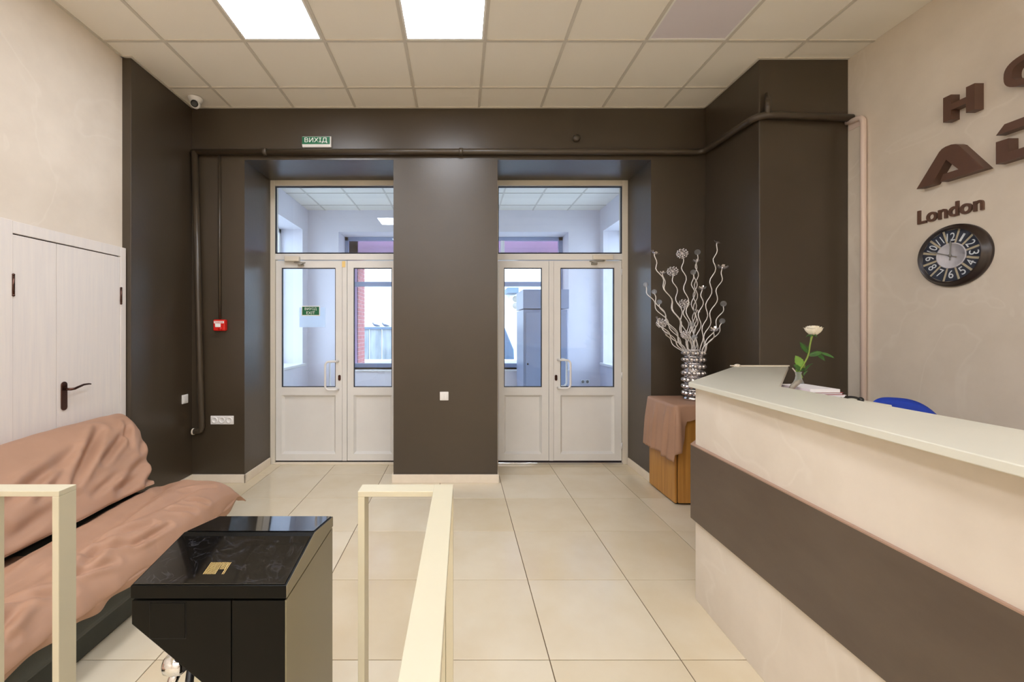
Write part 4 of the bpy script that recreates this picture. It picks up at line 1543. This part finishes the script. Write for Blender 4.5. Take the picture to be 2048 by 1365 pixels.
heads = [(1308.5, 507.5, 'f', 1.0), (1364.6, 507.5, 'p', 1.0), (1395, 506.8, 'b', 1.0), (1392.4, 524, 'f', .8), (1433.5, 486, 'f', .75), (1444.4, 537, 'f', 1.1),
         (1345.3, 543, 'p', 1.0), (1324.7, 547.4, 'f', .7), (1386.4, 547, 'b', .9), (1291.6, 571.6, 'b', .85), (1308.3, 586, 'b', .85), (1318.7, 606.6, 'b', .85),
         (1404.5, 578, 'f', .8), (1368.3, 607.8, 'p', .95), (1446.8, 610.2, 'b', .95), (1392.4, 625, 'f', .8), (1444.4, 644.6, 'b', .9), (1323, 647, 'p', .95),
         (1330.8, 668, 'f', .8), (1382.8, 650, 'b', .85), (1428.7, 661, 'f', .9), (1371, 670, 'p', .8), (1389, 677, 'b', .9), (1316, 640, 'f', .8)]
ztop = vz0 + .42
for i, (hx, hy, kind, sc) in enumerate(heads):
    off = rnd.uniform(-.11, .11)
    if hx > 1422: off = -.13 - .4 * abs(off)
    H = P(hx, hy, vcy + off)
    a = rnd.uniform(0, 2 * pi)
    fx_ = max(-1, min(1, (H.x - vcx) / .25))
    B0 = Vector((vcx + fx_ * .048, vcy + off * .35, ztop - .06))
    # flare control points
    up = Vector((0, 0, 1))
    L = (H - B0).length
    c1 = B0 + Vector((fx_ * .035, off * .1, L * .30))
    c2 = H - Vector((fx_ * .02, 0, L * .22))
    n = 36
    pp = []
    ph = rnd.uniform(0, 6.28)
    amp = .017 if L > .25 else .008
    nw = max(1.2, L / .19)
    for q in range(n):
        s = q / (n - 1)
        p = B0 * (1 - s) ** 3 + c1 * 3 * s * (1 - s) ** 2 + c2 * 3 * s * s * (1 - s) + H * s ** 3
        wv = sin(s * nw * 2 * pi + ph) * amp * min(1, s * 3) * min(1, (1 - s) * 6)
        wv2 = cos(s * nw * 2 * pi + ph) * amp * .6 * min(1, s * 3) * min(1, (1 - s) * 6)
        pp.append(p + Vector((wv, wv2, 0)))
    br = MB().tube(pp, .0040, 7).build('branch', 'silver', t)
    if kind == 'b':
        MB().ball(H + Vector((0, 0, .01)), .026 * sc, 16, 10).build('glass_ball', 'clear', br)
    elif kind == 'f':
        m = MB()
        tilt = Vector((rnd.uniform(-.5, .5), -.5, .8)).normalized()
        u1 = tilt.orthogonal().normalized()
        v1 = tilt.cross(u1)
        for k in range(6):
            a = 2 * pi * k / 6
            dr_ = (u1 * cos(a) + v1 * sin(a))
            sd = tilt.cross(dr_)
            pq = []
            for ii in range(5):
                s = ii / 4
                w = .013 * sc * (.25 + .75 * sin(pi * min(1, s * .75 + .1)))
                cpt = H + dr_ * (.042 * sc * s) + tilt * (.018 * sc * s * s)
                pq += [cpt - sd * w, cpt + tilt * -.003, cpt + sd * w]
            m.grid(pq, 5, 3)
        m.ball(H + tilt * .006, .009 * sc, 8, 6)
        m.build('metal_flower', 'sparkle', br)
    else:
        m = MB()
        R_ = .044 * sc
        for k in range(46):
            zz = 1 - 2 * (k + .5) / 46
            rr = sqrt(1 - zz * zz)
            a = k * 2.39996
            dv = Vector((rr * cos(a), rr * sin(a), zz * .92))
            m.tube([H, H + dv * R_ * .8], .0012, 4)
            m.ball(H + dv * R_, .0075 * sc, 6, 4)
        m.ball(H, R_ * .35, 8, 6)
        m.build('bead_cluster', 'sparkle', br)

# ------------------------------------------------------------------ right wall: letters and clock
XF = XR - .055


def rightpoly(poly, y0, z0, d0=XR, d1=XF):
    return MB().prism(poly, lambda u, v, w: (w, y0 - u, z0 + v), d0, d1)


SIGN = 'raised brown sign letters'
y0, z0 = 2.615, 2.795
H_ = [(0, 0), (.042, 0), (.042, .058), (.118, .058), (.118, 0), (.16, 0), (.16, .155), (.118, .155), (.118, .097), (.042, .097), (.042, .155), (0, .155)]
o = rightpoly(H_, y0, z0).build('sign_letter', 'letter', org=(XR, y0, z0))
tag(o, 'raised brown letter H, upper left letter of the wall sign', 'sign letter', SIGN)
# O
m = MB()
n = 40
yc, zc_ = 2.325 - .115, 2.90
for w_ in (0,):
    vs = []
    for d_ in (XR, XF):
        for rr in (0, 1):
            for k in range(n):
                a = 2 * pi * k / n
                rx, rz = (.115, .084) if rr == 0 else (.080, .050)
                ca, sa = cos(a), sin(a)
                e = .75
                vs.append((d_, yc - rx * math.copysign(abs(ca) ** e, ca), zc_ + rz * math.copysign(abs(sa) ** e, sa)))
    fs = []
    for k in range(n):
        k2 = (k + 1) % n
        fs += [(k, k2, n + k2, n + k), (2 * n + k, 3 * n + k, 3 * n + k2, 2 * n + k2), (k, 2 * n + k, 2 * n + k2, k2), (n + k, n + k2, 3 * n + k2, 3 * n + k)]
    m.add(vs, fs)
o = m.build('sign_letter', 'letter', org=(XR, yc, zc_))
tag(o, 'raised brown letter O beside the H, cut by the picture edge', 'sign letter', SIGN)
A_ = [(0, 0), (.130, .192), (.145, .205), (.165, .211), (.195, .211), (.215, .205), (.232, .192), (.357, 0), (.135, 0), (.152, .043), (.232, .043), (.168, .128), (.09, 0)]
o = rightpoly(A_, 2.767, 2.428).build('sign_letter', 'letter', org=(XR, 2.6, 2.43))
tag(o, 'large raised brown letter A above the city name', 'sign letter', SIGN)
D_ = [(.0, .163), (.037, .21), (.27, .21), (.31, .195), (.335, .16), (.335, .05), (.31, .015), (.27, 0), (0, 0), (0, .126), (.055, .124), (.055, .047), (.255, .047), (.28, .06), (.28, .15), (.255, .163)]
o = rightpoly(D_, 2.358, 2.430).build('sign_letter', 'letter', org=(XR, 2.2, 2.43))
tag(o, 'large raised brown letter D with a split left side, beside the A', 'sign letter', SIGN)
o = text_mb('London', .352, .092, .012, FR_RIGHT, (XR, 2.626, 2.207 + .038), .018).build('city_lettering', 'letter', org=(XR, 2.626, 2.25))
tag(o, 'small brown London lettering on the wall above the clock', 'sign')

cy_, cz_, R = 2.600, 1.955, .195
t = thing('wall_clock', (XR, cy_, cz_), 'round dark-rimmed wall clock with numeral plates under the London lettering', 'clock')
prof = [(R, 0), (R, .012), (R - .004, .02), (R - .010, .022), (R - .012, .030), (R - .018, .034), (R - .020, .040), (R - .026, .046), (R - .029, .048), (R - .031, .018)]
MB().lathe((XR, cy_, cz_), prof, 64, '-x').build('rim', 'clockrim', t)
MB().lathe((XR - .016, cy_, cz_), [(R - .030, 0), (R - .030, .003)], 64, '-x').build('backing', 'clockbg', t)
fp = XR - .019
r0, r1 = .074, .163
for h in range(12):
    a = pi / 2 - h * pi / 6
    pa_ = MB()
    hw = .215
    poly = [(r0 * cos(a + hw * .8), r0 * sin(a + hw * .8)), (r1 * cos(a + hw), r1 * sin(a + hw)), (r1 * cos(a - hw), r1 * sin(a - hw)), (r0 * cos(a - hw * .8), r0 * sin(a - hw * .8))]
    pt = MB().prism(poly, lambda u, v, w: (w, cy_ - u, cz_ + v), fp, fp - .004).build('numeral_plate', 'clocktile', t)
    num = 12 if h == 0 else h
    rot = a - pi / 2
    if 4 <= h <= 8: rot += pi
    rr = .117
    ctr = Vector((fp - .004, cy_ - rr * cos(a), cz_ + rr * sin(a)))
    Rv = Vector((0, -cos(rot), sin(rot)))
    Uv = Vector((0, sin(rot), cos(rot)))
    text_mb(str(num), {1: .012, 11: .030}.get(num, .026 if num < 10 else .044), .050, .001, (Rv, Uv, (-1, 0, 0)), ctr, 0.0).build('numeral', 'white', pt)
MB().lathe((fp, cy_, cz_), [(.080, 0), (.080, .006), (.074, .008), (.074, .005), (0, .005)], 48, '-x').build('centre_disc', 'clockface', t)


def hand(ang, L, tail, w, name, d):
    a = math.radians(90 - ang)
    ux, uz = cos(a), sin(a)
    px_, pz_ = -uz, ux
    poly = []
    for (s, ww) in ((-tail, w * 1.2), (-tail * .3, w * .8), (0, w), (L * .5, w * .8), (L * .72, w * 1.9), (L * .86, w * .6), (L, .0005)):
        poly.append((s, ww))
    pl_ = [(s * ux + ww * px_, s * uz + ww * pz_) for s, ww in poly] + [(s * ux - ww * px_, s * uz - ww * pz_) for s, ww in reversed(poly)]
    MB().prism(pl_, lambda u, v, w_: (w_, cy_ - u, cz_ + v), fp - d, fp - d - .0015).build(name, 'greyplastic', t)


hand(2, .105, .03, .0035, 'hour_hand', .010)
hand(-68, .125, .04, .0028, 'minute_hand', .013)
MB().lathe((fp - .008, cy_, cz_), [(.008, 0), (.008, .008), (0, .010)], 16, '-x').build('hand_hub', 'greyplastic', t)
MB().lathe((XR - .042, cy_, cz_), [(R - .0305, 0), (R - .0305, .002)], 64, '-x').build('cover_glass', 'thin', t)

print('objects', len(bpy.data.objects), 'tris', sum(len(m.polygons) for m in bpy.data.meshes) * 2)
